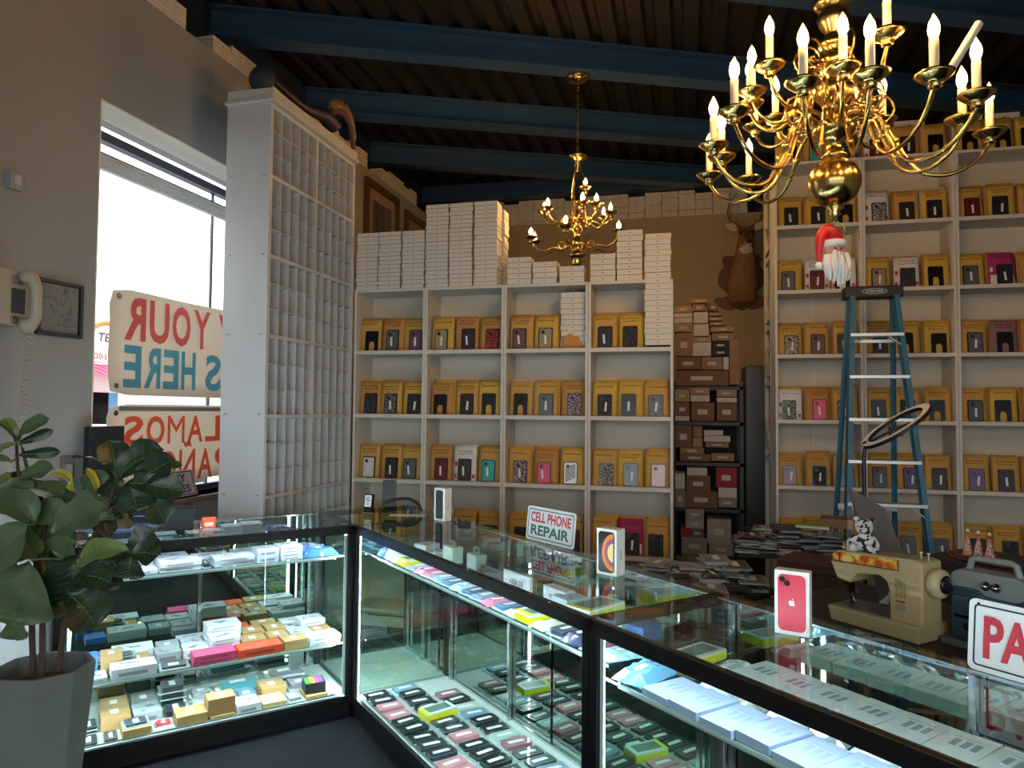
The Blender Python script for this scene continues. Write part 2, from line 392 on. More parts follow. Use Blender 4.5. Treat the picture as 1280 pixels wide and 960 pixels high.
tb = banner('shop_banner', 'upper banner hung in the window with red and blue letters reading backwards', ((138, 357), (137, 493)),
       [('YOUR', RED, ya-y0, zu-z0, yb-ya, zh-zu, .03), ('BUY', RED, yb-y0+.06, zu-z0, .62*(yb-ya), zh-zu, .03),
        ('HERE', BLUE, yc-y0, zl-z0, ly(243, 484)[0]-yc, zl2-zl, .03), ('CELLS', BLUE, ly(252, 484)[0]-y0, zl-z0, .95, zl2-zl, .03)], 5.5)[0]
y0, z0 = at_x(135, 507, X).y, at_x(133, 612, X).z
yc, zl = ly(150, 557); _, zt_ = ly(150, 519); zb2 = ly(240, 598)[1]; zt2 = ly(240, 562)[1]
banner('shop_banner', 'lower banner hung in the window with orange letters reading backwards', ((134, 505), (133, 613)),
       [('HABLAMOS', ORG, yc-y0, zl-z0, 1.42, zt_-zl, .03), ('ESPA\u00d1OL', ORG, ly(168, 600)[0]-y0, zb2-z0, 1.22, (zt2-zb2)*1.05, .03)], 5.5)
s = MB().box(X+.012, ly(146, 511)[0], ly(150, 511)[1]-.012, X+.022, 5.45, ly(150, 507)[1]-.004)
tag(s.build('banner_pole', mat((120, 118, 114), .4)), 'thin grey rod along the top hem of the lower window banner', 'rod')

# ------------------------------------------------------------------ things on the left wall
def on_wall(name, label, cat, p0, p1, d):
    a, b = at_x(*p0, WX), at_x(*p1, WX); t = thing(name, label, cat, (WX, min(a.y, b.y), min(a.z, b.z)))
    return t, abs(a.y-b.y), abs(a.z-b.z)
t, w_, h_ = on_wall('picture_frame', 'small picture in a thin dark frame beside the wall telephone', 'picture', (45, 346), (99, 424), 0)
fr = MB()
for (a, b, c, d) in ((0, 0, w_, .016), (0, h_-.016, w_, h_), (0, .016, .016, h_-.016), (w_-.016, .016, w_, h_-.016)): fr.box(0, a, b, .022, c, d)
fr.build('frame', mat((44, 52, 66), .4), t)
pic = MB().box(0, .02, .02, .008, w_-.02, h_-.02); pr = random.Random(3)
for i in range(14):
    y, z = .05+pr.random()*(w_-.1), .05+pr.random()*(h_-.1)
    pic.tube([(.009, y, z), (.009, y+pr.uniform(-.04, .04), z+pr.uniform(-.03, .03)), (.009, y+pr.uniform(-.06, .06), z+pr.uniform(-.04, .04))], .0012, 4, 1)
pic.build('drawing', [mat((128, 128, 128), .7), mat((80, 82, 88), .7)], t)
t, w_, h_ = on_wall('wall_sensor', 'small grey alarm sensor high on the left wall', 'sensor', (6, 213), (22, 240), 0)
MB().box(0, 0, 0, .035, w_, h_).build('housing', mat((150, 152, 156), .5), t, .006)
MB().box(.035, w_*.3, h_*.3, .039, w_*.75, h_*.8).build('face_plate', mat((176, 178, 180), .5), t)
t, w_, h_ = on_wall('light_switch', 'grey wall switch plate beside the window above the plant', 'switch', (75, 570), (91, 612), 0)
MB().box(0, 0, 0, .012, w_, h_).build('plate', mat((104, 98, 98), .5), t, .003)
MB().box(.012, w_*.3, h_*.25, .02, w_*.75, h_*.75).build('rocker', mat((150, 148, 150), .5), t)
# telephone: base on the wall, handset on its cradle, curly cord
ph = at_x(4, 375, WX); PC = mat((176, 168, 150), .45)
t = thing('wall_telephone', 'cream corded telephone mounted on the left wall with hanging curly cord', 'telephone', (WX, ph.y-.18, 1.90))
MB().prism(rrect(.2, .25, .02), 0, .075, 0, frame((0, .1, .14), (0, 1, 0), (0, 0, 1))).build('base', PC, t, .008)
for z in (.20, .02): MB().box(.07, .15, z, .09, .22, z+.035).build('cradle', CHROME, t)
k = MB(); hp = spline([(.13, .20, .24), (.155, .205, .19), (.16, .205, .12), (.155, .205, .05), (.13, .20, .01)], 5)
k.tube(hp, [.02+.008*abs(i/(len(hp)-1)*2-1) for i in range(len(hp))], 10)
for z in (.235, .015): k.lathe([(.02, -.025), (.032, -.02), (.032, .012), (.024, .02)], 14, 0, Matrix.Translation((.118, .2, z)) @ Matrix.Rotation(PI/2, 4, 'Y'))
k.build('handset', PC, t)
MB().box(.076, .155, .07, .084, .215, .18).build('keypad', mat((60, 66, 76), .5), t)
pts = [(.14+.006*0, .2, 0)]
for i in range(330):
    z = -.02-.72*i/330; a = i*.62; pts.append((.12+.012*math.cos(a)-.03*i/330, .215+.012*math.sin(a)-.03*i/330, z))
MB().tube(pts, .0028, 5).build('curly_cord', PC, t)
# framed pictures high on the left wall beyond the pigeonholes
for (q, qq, lab, zlo) in (((455, 212), (496, 240), 'large brown framed picture leaning high on the left wall past the pigeonholes', 3.0), ((505, 255), (540, 280), 'smaller brown framed picture high on the wall farther along near the corner', 3.2)):
    a = at_x(*q, WX); b = at_x(*qq, WX); wd_ = abs(b.y-a.y)
    t = thing('picture_frame', lab, 'picture', (WX, a.y, zlo)); hh = a.z-zlo-.06
    fr = MB(); e = .07
    for (y1, z1, y2, z2) in ((0, 0, wd_, e), (0, hh-e, wd_, hh), (0, e, e, hh-e), (wd_-e, e, wd_, hh-e)): fr.box(0, y1, z1, .04, y2, z2)
    fr.build('frame', mat((88, 62, 46), .45, noise=.1, nscale=12), t, .006)
    MB().box(0, e-.005, e-.005, .012, wd_-e+.005, hh-e+.005).build('mat_board', mat((150, 128, 108), .7), t)
    MB().box(.012, e+.1, e+.12, .016, wd_-e-.1, hh-e-.1).build('print', mat((84, 74, 82), .6, noise=.5, nscale=9), t)
# things on the sill
t = thing('monitor', 'black flat screen standing in the window behind the plant', 'monitor', (-2.93, 3.2, WZ0+.0), 0)
a = at_x(109, 533, -2.93); b = at_x(149, 640, -2.93)
t.location = (-2.93, (a.y+b.y)/2, WZ0)
ww = (b.y-a.y)/2; hh = a.z-WZ0
MB().box(-.02, -ww, .1, .02, ww, hh).build('screen', mat((26, 28, 36), .4), t, .006)
MB().box(-.012, -.03, 0, .012, .03, .12).build('neck', BLACK, t); MB().box(-.05, -.1, 0, .05, .1, .012).build('foot', BLACK, t, .003)
a = at_x(246, 622, -3.03); t = thing('small_sign', 'small sign with black lettering propped on the window sill behind the plant', 'sign', (-3.03, a.y, WZ0))
sg = MB(); Ms = frame((0, 0, .02), (0, -1, 0), (.12, 0, 1)); Ms = frame((.01, -.46, .004), (0, 1, 0), (-.35, 0, 1))
sg.prism(rrect(.46, .165, .008, 3, .23, .085), -.004, 0, 0, Ms)
sg.text('WE BUY', Ms @ Matrix.Translation((.05, .095, .001)), .34, .05, 1, .02); sg.text('PHONES', Ms @ Matrix.Translation((.07, .025, .001)), .34, .05, 1, .02)
for (x0, y0_, x1, y1_) in ((.01, .01, .45, .016), (.01, .154, .45, .16), (.01, .01, .016, .16), (.444, .01, .45, .16)): sg.box(x0, y0_, 0, x1, y1_, .001, 1, Ms)
sg.build('plate', [mat((190, 172, 168), .5), mat((40, 36, 44), .5)], t)
# ================================================================== PIGEONHOLE CABINET (left)
def pigeonholes():
    x0, x1, ya, yb, top = -2.68, -2.385, 3.66, 4.755, 3.35
    t = thing('pigeonhole_cabinet', 'tall white pigeonhole cabinet of many small cells beside the window', 'cabinet', (x1, ya, 0))
    W = mat((196, 197, 198), .5, noise=.02, nscale=3); L = yb-ya; D = x0-x1
    MB().box(D, 0, 0, 0, .018, top).build('side_panel', W, t, .002)
    bo = MB()
    for z in (.60, 1.05, 1.52, 1.99, 2.46, 2.93):
        for x in (D+.03, -.04):
            for dx in (0, .012): bo.lathe([(.005, 0), (.005, .003), (.002, .004)], 8, 0, Matrix.Translation((x+dx, -.0, z)) @ Matrix.Rotation(PI/2, 4, 'X'))
    bo.build('bolt', CHROME, t)
    MB().box(D, L-.018, 0, 0, L, top).build('side_panel', W, t, .002)
    MB().box(D, .018, 0, D+.008, L-.018, top).build('back_panel', W, t)
    c = MB(); c.box(D, 0, top, .0, L, top+.012, 0); c.box(D-.01, -.02, top+.02, .03, L, top+.035); c.box(D, -.005, top+.035, .012, L, top+.10); c.box(D, 0, top+.012, -.01, L, top+.02)
    c.build('cornice', W, t, .002)
    MB().box(D+.01, .02, 0, -.005, L-.02, .085).build('plinth', W, t)
    seam = [.085, .559, 1.033, 1.507, 1.981, 2.455, 2.929, top]
    half = (L-.036)/2
    k = 0
    for col in range(2):
        yy = .018+col*half
        for r in range(7):
            b = MB(); z0, z1 = seam[r], seam[r+1]; g = .011
            b.box(D+.008, yy, z0, 0, yy+half, z0+g); b.box(D+.008, yy, z1-g, 0, yy+half, z1)
            b.box(D+.008, yy, z0+g, 0, yy+g, z1-g); b.box(D+.008, yy+half-g, z0+g, 0, yy+half, z1-g)
            cw = (half-2*g)/5; ch = (z1-z0-2*g)/3
            for i in range(1, 5): b.box(D+.008, yy+g+cw*i-.002, z0+g, -.004, yy+g+cw*i+.002, z1-g)
            for j in range(1, 3): b.box(D+.008, yy+g, z0+g+ch*j-.002, -.006, yy+half-g, z0+g+ch*j+.002)
            b.build('pigeonhole_block', W, t)
    cells = [(0, 4, 1, 0, 'small brown carton standing in an upper cell', (150, 120, 90), .05, .13, .02), (1, 4, 3, 1, 'dark gadget lying in an upper cell of the far column', (40, 40, 46), .06, .05, .03),
             (0, 2, 0, 2, 'black gadget lying in the near lower cell', (34, 34, 38), .08, .025, .03), (0, 1, 2, 0, 'blue wrapped packet lying in a low cell', (70, 96, 160), .07, .04, .03),
             (1, 2, 1, 2, 'brown gadget standing in a cell near the far column', (96, 74, 66), .05, .05, .03), (1, 2, 2, 2, 'dark round gadget in a cell beside the brown one', (40, 40, 48), .05, .06, .03),
             (1, 3, 2, 1, 'tan scrap lying in a middle cell of the far column', (170, 140, 110), .05, .03, .03), (0, 3, 1, 0, 'dark flat charger lying in a middle cell', (44, 44, 48), .07, .015, .03),
             (0, 3, 2, 0, 'grey flat charger lying in a middle cell', (84, 84, 90), .07, .015, .03), (0, 3, 3, 0, 'dark cable lying in a middle cell of the near column', (30, 30, 34), .08, .02, .03),
             (1, 3, 3, 0, 'black puck lying in a middle cell of the far column', (26, 26, 30), .06, .03, .03), (1, 4, 4, 0, 'dark packet in the last cell of the far column', (34, 36, 44), .06, .04, .02)]
    for col, r, i, j, lab, cc, wy, hz, dx in cells:
        z0, z1 = seam[r], seam[r+1]; ch = (z1-z0-.022)/3; cw = (half-.022)/5
        b = MB(); b.prism(rrect(wy, .1, .01, 3), 0, hz*.8); b.prism(rrect(wy*.8, .08, .01, 3), hz*.8, hz)
        o = b.build('small_gadget', mat(cc, .5), None, .002)
        o.location = (x1-.015-dx-.05, ya+.018+col*half+.011+cw*(i+.5), z0+.011+ch*j+.002); o.rotation_euler.z = PI/2*0; tag(o, lab, 'gadget')
        o.rotation_euler.z = PI/2; 
    # ornament on its top
    t2 = thing('scaly_ornament', 'long dark purple ornament with an arched scaly tail lying on the pigeonhole cabinet', 'ornament', (x1, ya, top+.10))
    PU = mat((58, 40, 54), .5, noise=.2, nscale=14, bump=.3, bscale=40); TN = mat((132, 100, 72), .6, noise=.3, nscale=20, bump=.4, bscale=50)
    P = lambda px, py, dx=-.06: at_x(px, py, x1+dx)-Vector((x1, ya, top+.10))
    d = MB(); q = P(313, 97); d.sphere((-.10, .05, .085), (.085, .05, .085), 16, 10); d.build('curled_end', mat((44, 50, 62), .6), t2)
    a = [(-.06, .06, .10), (-.03, .20, .06), (-.02, .38, .05), (-.02, .52, .07), (-.02, .66, .10), (-.02, .78, .08)]
    MB().tube(spline(a, 5), [.022+.045*max(0, (i-8)/17) for i in range(26)], 10, flat=.8).build('body', PU, t2)
    a = [(-.03, .72, .12), (-.03, .82, .21), (-.03, .95, .24), (-.03, 1.06, .19), (-.03, 1.12, .04)]
    sp = spline(a, 6); tb = MB(); tb.tube(sp, [.03-.012*i/(len(sp)-1) for i in range(len(sp))], 8, 0)
    for i in range(4, len(sp)-2):
        p = sp[i]; tb.sphere((p.x, p.y, p.z+.035), (.03, .022, .035 if i % 2 else .05), 8, 6, 1)
    tb.build('arched_tail', [mat((96, 60, 66), .6), TN], t2)
pigeonholes()

# ================================================================== WHITE CARTONS
def carton_mesh(w, d, h, big=False):
    b = MB(); b.box(-w/2, 0, .003, w/2, d, h-.0004); b.box(-w/2+.003, .003, 0, w/2-.003, d-.003, .004, 1)  # dark inset foot paints the shadow line between stacked cartons
    b.add([(-.010, -.0008, h*.62), (.010, -.0008, h*.62), (.004, -.0008, h*.5), (-.004, -.0008, h*.5)], [(3, 2, 1, 0)], 1)
    return b.mesh('flat_carton', [CARTON, mat((92, 84, 74), .7)])
CARTON = mat((214, 206, 194), .6, noise=.04, nscale=6)
CM1 = carton_mesh(.168, .12, .030); CM2 = carton_mesh(.168, .12, .038); CM3 = carton_mesh(.186, .13, .027)
def stack(me, n, h, x, y, z, rz, where, group, jit=.004, r=random.Random(5)):
    for i in range(n):
        o = inst('flat_carton', me, None, (x+r.uniform(-jit, jit)*math.cos(rz), y+r.uniform(-jit, jit)*(1 if rz else .6), z+h*i), rz+r.uniform(-.012, .012))
        tag(o, '%s white flat carton from the bottom of %s' % (ORD[i], where), 'carton', group)
G1 = 'white cartons stacked on the middle bookcases'; T = 2.431
MIDX = [-2.375, -1.823, -1.240, -.652, -.09]; MY = 4.76
for i, x in enumerate((-2.285, -2.108, -1.925)): stack(CM1, 14, .030, x, MY+.01, T, 0, ('the left', 'the middle', 'the right')[i]+' stack on the first bookcase', G1)
for i, x in enumerate((-1.735, -1.555, -1.37)): stack(CM1, 20, .030, x-.01, MY+.01, T, 0, ('the left', 'the middle', 'the right')[i]+' tall stack on the second bookcase', G1)
stack(CM1, 19, .030, -1.365, MY+.145, T, 0, 'the stack behind the tall right one', G1)
stack(CM2, 5, .038, -1.135, MY+.01, T, 0, 'the left stack on the third bookcase', G1)
stack(CM2, 4, .038, -.955, MY+.01, T, 0, 'the middle stack on the third bookcase', G1)
stack(CM2, 3, .038, -.765, MY+.01, T, 0, 'the right stack on the third bookcase', G1)
stack(CM2, 10, .038, -.765, MY+.06, 1.992, 0, 'the stack inside the third bookcase', G1)
stack(CM2, 5, .038, -.555, MY+.01, T, 0, 'the left stack on the fourth bookcase', G1)
stack(CM2, 9, .038, -.375, MY+.01, T, 0, 'the middle stack on the fourth bookcase', G1)
stack(CM2, 20, .0372, -.190, MY-.005, 1.992, 0, 'the tall stack at the open right corner', G1)
G2 = 'white cartons along the ledge of the left wall'
k = 0; y = 3.2; lr = random.Random(11)
GAP = {8: 1, 17: 1}
while y < 7.5:
    n = 5 if k % 3 else 4
    stack(CM3, n, .027 if y < 6 else .03, WX-.002, y, LEDGE, PI/2, 'the %s ledge stack from the window' % ORD[k], G2, .003)
    k += 1; y += .192
    if 3.62 < y < 3.86: y = 3.93+.10
    if 6.25 < y < 6.45: y = 6.56+.10
# back ledge: many of the same carton, past three hundred of a kind
b = MB(); x = -2.75; kk = 0; lr = random.Random(4)
v, f = CM2.vertices, CM2.polygons
bv = [tuple(p.co) for p in v]; bf = [tuple(p.vertices) for p in f]; bm_ = [p.material_index for p in f]
while x < .62:
    n = 8 if kk % 4 != 3 else 7
    for i in range(n):
        M_ = Matrix.Translation((x+lr.uniform(-.004, .004), BY+.01+lr.uniform(0, .01), LEDGE+.038*i)) @ Matrix.Scale(1.12, 4)
        o0 = len(b.v); b.v += [tuple(M_ @ Vector(p)) for p in bv]; b.f += [tuple(q+o0 for q in g) for g in bf]; b.m += bm_; b.s += [False]*len(bf)
    x += .196; kk += 1
for x in (.8, 1.0, 1.37, 1.55, 1.75, 1.98, 2.2):
    for i in range(0):
        M_ = Matrix.Translation((x, 5.6+.15, 3.435+.038*i)); o0 = len(b.v); b.v += [tuple(M_ @ Vector(p)) for p in bv]; b.f += [tuple(q+o0 for q in g) for g in bf]; b.m += bm_; b.s += [False]*len(bf)
tag(b.build('flat_carton', [CARTON, mat((92, 84, 74), .7)]), 'rows of white flat cartons along the ledge of the back wall', 'carton', None, 'stuff')

# ================================================================== BOOKCASES
SHELF = mat((206, 200, 190), .55, noise=.02, nscale=4); BACKP = mat((200, 190, 172), .65, noise=.02, nscale=3)
def bookcase(x0, x1, y, d, zs, top, label, notch=0, seam=False):
    t = thing('bookcase', label, 'bookcase', ((x0+x1)/2, y, 0), 0, 'white bookcases along the back'); w = (x1-x0)/2-.001; e = .018
    for s in (-1, 1): MB().box(min(s*w, s*(w-e)), 0, 0, max(s*w, s*(w-e)), d, top).build('side_panel', SHELF, t, .0015)
    MB().box(-w+e, d-.008, 0, w-e, d, top).build('back_panel', BACKP, t)
    if seam: MB().box(-w+.30, d-.014, 0, -w+.312, d-.008, top).build('back_batten', SHELF, t)
    if notch: MB().box(-w+e, 0, top-.02, w-notch, d, top).build('top_board', SHELF, t, .0015)
    else: MB().box(-w+e, 0, top-.02, w-e, d, top).build('top_board', SHELF, t, .0015)
    for z in zs: MB().box(-w+e, 0, z-.028, w-e, d-.008, z).build('shelf', SHELF, t, .0015)
    MB().box(-w+e, .02, 0, w-e, .035, .07).build('plinth', SHELF, t)
    return t
MZ = [1.982, 1.522, 1.056, .60, .13]
for i in range(4):
    bookcase(MIDX[i], MIDX[i+1], MY, .29, MZ, T, '%s white bookcase of kraft mailers from the pigeonhole cabinet' % ORD[i], .17 if i == 3 else 0)
RXX = [.636, 1.243, 1.853, 2.463]; RY = 5.6; RZ = [2.957, 2.47, 1.99, 1.505, 1.02, .53, .06]; RT = 3.435
for i in range(3):
    bookcase(RXX[i], RXX[i+1], RY, .29, RZ, RT, '%s taller white bookcase behind the stepladder, counted from the deer side' % ORD[i], 0, i == 0)
# the frame standing back to back with the tall bookcases
t = thing('shelf_frame', 'white open frame with angled braces standing against the rear of the tall bookcase', 'frame', (.636, RY+.30, 0))
for yy in (0, .42): MB().box(0, yy, 0, .03, yy+.05, RT).build('upright', SHELF, t)
for z in (.6, 1.2, 1.8, 2.25, 2.82, 3.4): MB().box(0, .05, z-.03, .025, .42, z).build('rail', SHELF, t)
for z in (1.25, 1.85, 2.3, 2.87): MB().add([(0, .05, z), (0, .42, z), (0, .42, z+.25), (.02, .05, z), (.02, .42, z), (.02, .42, z+.25)], [(0, 1, 2), (5, 4, 3), (0, 3, 4, 1), (1, 4, 5, 2), (2, 5, 3, 0)]).build('brace', SHELF, t)
MB().box(.0, .47, 0, .6, .48, RT).build('back_panel', BACKP, t)

# ================================================================== KRAFT MAILERS WITH PHONE CASES
MCOL = {'k': (196, 150, 72), 'o': (186, 132, 68), 'y': (204, 162, 66), 'w': (218, 212, 208), 'm': (168, 34, 92), 'v': (140, 98, 100)}
MNAME = {'k': 'kraft', 'o': 'tan kraft', 'y': 'yellow kraft', 'w': 'white', 'm': 'magenta', 'v': 'mauve'}
EM = {}
INK = mat((50, 38, 24), .7); REDP = mat((190, 40, 48), .6)
def mailer_mesh(c, var):
    k = (c, var)
    if k in EM: return EM[k]
    b = MB(); w, h = .166, .236; r = random.Random(var*7+ord(c))
    nx, nz = 6, 7; v = []
    for s in (0, 1):
        for j in range(nz+1):
            for i in range(nx+1):
                x = -w/2+w*i/nx; z = h*j/nz; e = min(i, nx-i, 2)/2*min(j, nz-j, 2)/2
                v.append((x+r.uniform(-.001, .001), (-1 if s == 0 else 1)*(.002+.006*e)+.008, z))
    f = []; n = (nx+1)*(nz+1)
    for j in range(nz):
        for i in range(nx):
            a = j*(nx+1)+i; f += [(a, a+1, a+nx+2, a+nx+1), (n+a, n+a+nx+1, n+a+nx+2, n+a+1)]
    for i in range(nx): f += [(i, n+i, n+i+1, i+1), (nz*(nx+1)+i, nz*(nx+1)+i+1, n+nz*(nx+1)+i+1, n+nz*(nx+1)+i)]
    for j in range(nz): f += [(j*(nx+1), (j+1)*(nx+1), n+(j+1)*(nx+1), n+j*(nx+1)), (j*(nx+1)+nx, n+j*(nx+1)+nx, n+(j+1)*(nx+1)+nx, (j+1)*(nx+1)+nx)]
    b.add(v, f, 0, None, True)
    # handwriting squiggles near the top, and printed blocks on the white ones
    for ln in range(r.choice((1, 1, 2))):
        x = -w/2+.02+r.random()*.015; z = h-.034-ln*.018
        while x < w/2-.03:
            pts = []; wl = r.uniform(.012, .03)
            for i in range(7): pts.append((x+wl*i/6, -.0015, z+r.uniform(-.005, .005)))
            b.tube(pts, .0019, 3, 1, None, False); x += wl+.006
    if c in 'wm':
        b.box(-w/2+.008, -.0005, .10, -w/2+.026, .002, .13, 2); b.box(w/2-.026, -.0005, .02, w/2-.008, .002, .045, 2); b.box(-w/2+.008, -.0005, .02, -w/2+.024, .002, .045, 2)
        if c == 'm': b.box(-w/2+.01, -.0007, .01, w/2-.01, .002, .075, 3)
    me = b.mesh('mailer', [mat(MCOL[c], .7, noise=.06, nscale=12), INK, REDP if c == 'w' else mat((224, 214, 214), .6), mat((220, 210, 212), .6)]); EM[k] = me; return me
CASES = {  # code: (words, back colour, case colour, kind)
 'A': ('black arch insert', None, None, 'arch'), 'b': ('black case', (22, 22, 24), (34, 34, 38), 's'), 'g': ('grey case', (26, 26, 28), (88, 90, 94), 's'),
 'd': ('dark brown case', (24, 22, 22), (52, 36, 34), 's'), 'u': ('mauve case', (26, 24, 26), (110, 74, 84), 's'), 'r': ('dark red case', (24, 22, 24), (104, 26, 40), 's'),
 'f': ('red floral case', (24, 24, 26), (168, 60, 70), 'n'), 'c': ('clear yellowish case', (28, 28, 28), (150, 140, 104), 's'), 't': ('teal case', (30, 60, 62), (50, 166, 164), 's'),
 'p': ('pink case', (40, 24, 30), (216, 62, 110), 's'), 'l': ('lilac floral case', (40, 36, 44), (170, 146, 160), 'n'), 'z': ('striped case', (20, 20, 20), (225, 225, 225), 'z'),
 'w': ('white case', (26, 26, 28), (214, 210, 204), 's'), 's': ('clear silver case', (40, 40, 40), (168, 166, 158), 'n'), 'e': ('leopard print case', (22, 20, 20), (190, 172, 160), 'n'),
 'k': ('dark marbled case', (22, 22, 24), (66, 62, 66), 'n'), 'G': ('green edged case', (34, 110, 86), (140, 150, 140), 'n'), 'P': ('purple case', (30, 26, 34), (96, 66, 120), 's'), 'N': ('rose pink case', (60, 50, 50), (206, 168, 164), 's'),
 'q': ('grey patterned case', (28, 28, 30), (120, 116, 116), 'n'), '-': ('no case in front', None, None, None)}
PC2 = {}
def case_mesh(code):
    if code in PC2: return PC2[code]
    words, bc, cc, kind = CASES[code]; W_, H_ = .100, .148; b = MB(); fr = frame((0, -.004, H_/2+.002), (1, 0, 0), (0, 0, 1))
    plast = mat((20, 20, 22), .25)
    if kind == 'arch':
        out = rrect(W_, H_, .012); n = 10
        # U shaped insert: outer rounded rectangle with an arch cut from its foot
        aw, ah = .021, .07
        poly = [(aw, -H_/2), (W_/2-.004, -H_/2), (W_/2, -H_/2+.004)]+[(x, y) for x, y in out[:10]]+[(-W_/2, -H_/2+.004), (-W_/2+.004, -H_/2), (-aw, -H_/2), (-aw, -H_/2+ah-aw)]
        poly += [(-aw*math.cos(i*PI/n), -H_/2+ah-aw+aw*math.sin(i*PI/n)) for i in range(1, n)]+[(aw, -H_/2+ah-aw)]
        b.prism(poly, 0, .006, 0, fr); me = b.mesh('phone_case', [plast])
    else:
        b.prism(rrect(W_, H_, .012), 0, .005, 0, fr); b.prism(rrect(W_*.86, H_*.93, .010, 4, 0, -.002), .005, .009, 1, fr)
        b.prism(rrect(.022, .022, .005, 3, -.018, .042), .009, .0105, 0, fr)
        if kind == 'z':
            for i in range(-6, 7):
                b.add([fr @ Vector((x, y, .0095)) for x, y in ((-.034, i*.012-.012), (-.034, i*.012-.006), (.034, i*.012+.024), (.034, i*.012+.018)) if True], [(0, 1, 2, 3), (3, 2, 1, 0)], 2) if -.05 < i*.012 < .04 else None
        m1 = mat(cc, .35, coat=.3) if kind != 'n' else spots_mat(cc, tuple(int(x*.35) for x in cc), 90, .5)
        me = b.mesh('phone_case', [mat(bc, .3), m1, plast])
    PC2[code] = me; return me
LB = MB().box(-.007, -.0155, .03, .007, -.0135, .092).mesh('price_label', LABEL); EMB = {}
def mailers(xa, xb, y, z, codes, row, unit, group, r, lean=.10):
    n = len(codes); w = (xb-xa-.036)/n
    for i, (mc, cc) in enumerate(codes):
        if mc == ' ': continue
        x = xa+.018+w*(i+.5)+r.uniform(-.006, .006); yy = y+.045+r.uniform(0, .015)
        nm = CASES[cc][0]
        o = thing('padded_mailer', '%s mailer with %s, %s in %s, %s' % (MNAME[mc], nm, ('left', 'middle', 'right')[i], row, unit), 'mailer', (x, yy, z), r.uniform(-.06, .06), group)
        o.rotation_euler.x = -lean
        o.scale = (1, 1, r.uniform(.97, 1.04))
        inst('envelope', mailer_mesh(mc, r.randrange(3)), o)
        if cc != '-':
            cx = r.uniform(-.014, .016)
            inst('phone_case', case_mesh(cc), o, (cx, 0, 0))
            if CASES[cc][3] == 's' or (CASES[cc][3] == 'n' and r.random() < .5):
                q = inst('price_label', LB, o, (cx+r.uniform(-.004, .006), .0, r.uniform(0, .006))); q.rotation_euler.y = r.uniform(-.12, .12)
        for b_ in range(2):
            c2 = r.choice('koky' if r.random() < .85 else 'kw')
            o2 = inst('padded_mailer', mailer_mesh(c2, r.randrange(3)), None, (x+r.uniform(-.008, .012), yy+.026+.022*b_, z), r.uniform(-.05, .05)); o2.rotation_euler.x = -lean
            o2.scale = (1.0+r.uniform(-.02, .05), 1, 1.03+r.uniform(-.02, .05))
            tag(o2, 'spare mailer %s the %s one in %s, %s' % (('tucked behind', 'farther behind')[b_], ('left', 'middle', 'right')[i], row, unit), 'mailer', group)
mr = random.Random(21)
G3 = 'mailers on the middle bookcases'
MID = [['kA og ku', 'yc od of', 'ku yc o-', 'kb yk'], ['ok kq yb', 'oA kd yA', 'kA kg ol', 'yk yb kg'], ['kw kk kg', 'or wd kt', 'kl op yz', 'ks yg kN'], ['k- kd o-', 'k- kk kd', 'kk ob kd', 'kb mk kk']]
UN = [o_+' bookcase from pigeonholes' for o_ in ORD[:4]]; RW = ['top row', 'second row', 'third row', 'fourth row', 'fifth row', 'sixth row', 'seventh row', 'eighth row']
for r_, row in enumerate(MID):
    for b_, s in enumerate(row):
        xb = MIDX[b_+1]-(.17 if (b_ == 3 and r_ == 0) else 0)
        mailers(MIDX[b_], xb, MY, MZ[r_], s.split(), RW[r_], UN[b_], G3, mr)
G4 = 'mailers on the tall bookcases'
TALL = [['kA kt kk', 'wr kd kA', 'kA yA yA'], ['yb yb kA', 'ws kd yb', 'kr yb kA'], ['yg wr wA', 'yc wk yA', 'yg mb oA'], ['ke ku kb', 'ob yA yA', 'kg vA ob'], ['wG op ke', 'kb kb kA', 'kg yA ok'], ['kr kk kA', 'kg kP kb', 'kP kb kA'], ['k- ok k-', 'kk kg kb', 'kb kk kg']]
UN = ['first tall bookcase', 'second tall bookcase', 'third tall bookcase']
for r_, row in enumerate(TALL):
    for b_, s in enumerate(row): mailers(RXX[b_], RXX[b_+1], RY, (RT if r_ == 0 else RZ[r_-1]), s.split(), RW[r_], UN[b_], G4, mr, .10)

for i, x in enumerate((.90, 1.37, 1.60, 1.98, 2.22)): stack(carton_mesh(.20, .13, .074), 4, .074, x, RY+.14, RT, 0, '%s stack on top of the tall bookcases' % ORD[i], 'deep white cartons on the tall bookcases')
# ================================================================== STORAGE RACK IN THE GAP
GY = 6.3
def rack():
    t = thing('storage_rack', 'black metal storage rack of cartons in the gap between the bookcases', 'rack', (.16, GY, 0)); K = mat((22, 22, 24), .5)
    for x in (-.29, .27):
        for y in (0, .4): MB().box(x, y, 0, x+.03, y+.03, 1.82).build('post', K, t)
    for z in (.10, .337, .737, 1.127, 1.473, 1.776): MB().box(-.29, 0, z-.03, .30, .43, z).build('shelf', K, t)
    MB().box(-.29, .42, 0, .30, .43, 1.8).build('back_sheet', mat((26, 24, 24), .7), t)
rack()
def gap_box(px0, py0, px1, py1, col, y, d, lab, tape=True, tilt=0):
    a, b_ = at_y(px0, py1, y), at_y(px1, py0, y); w, h = abs(b_.x-a.x), abs(b_.z-a.z)
    t = thing('carton', lab, 'box', ((a.x+b_.x)/2, y, a.z), 0, 'cartons on the storage rack')
    if tilt: t.rotation_euler.y = tilt
    MB().box(-w/2, 0, 0, w/2, d, h).build('body', mat(col, .75, noise=.08, nscale=10), t, .003)
    if tape and w > .08:
        r = random.Random(int(px0*7+py0)); b = MB(); b.box(-w*.22, -.002, h*.35, w*.2, 0, h*.62)
        b.build('label', mat((178, 170, 160), .6), t)
    return t
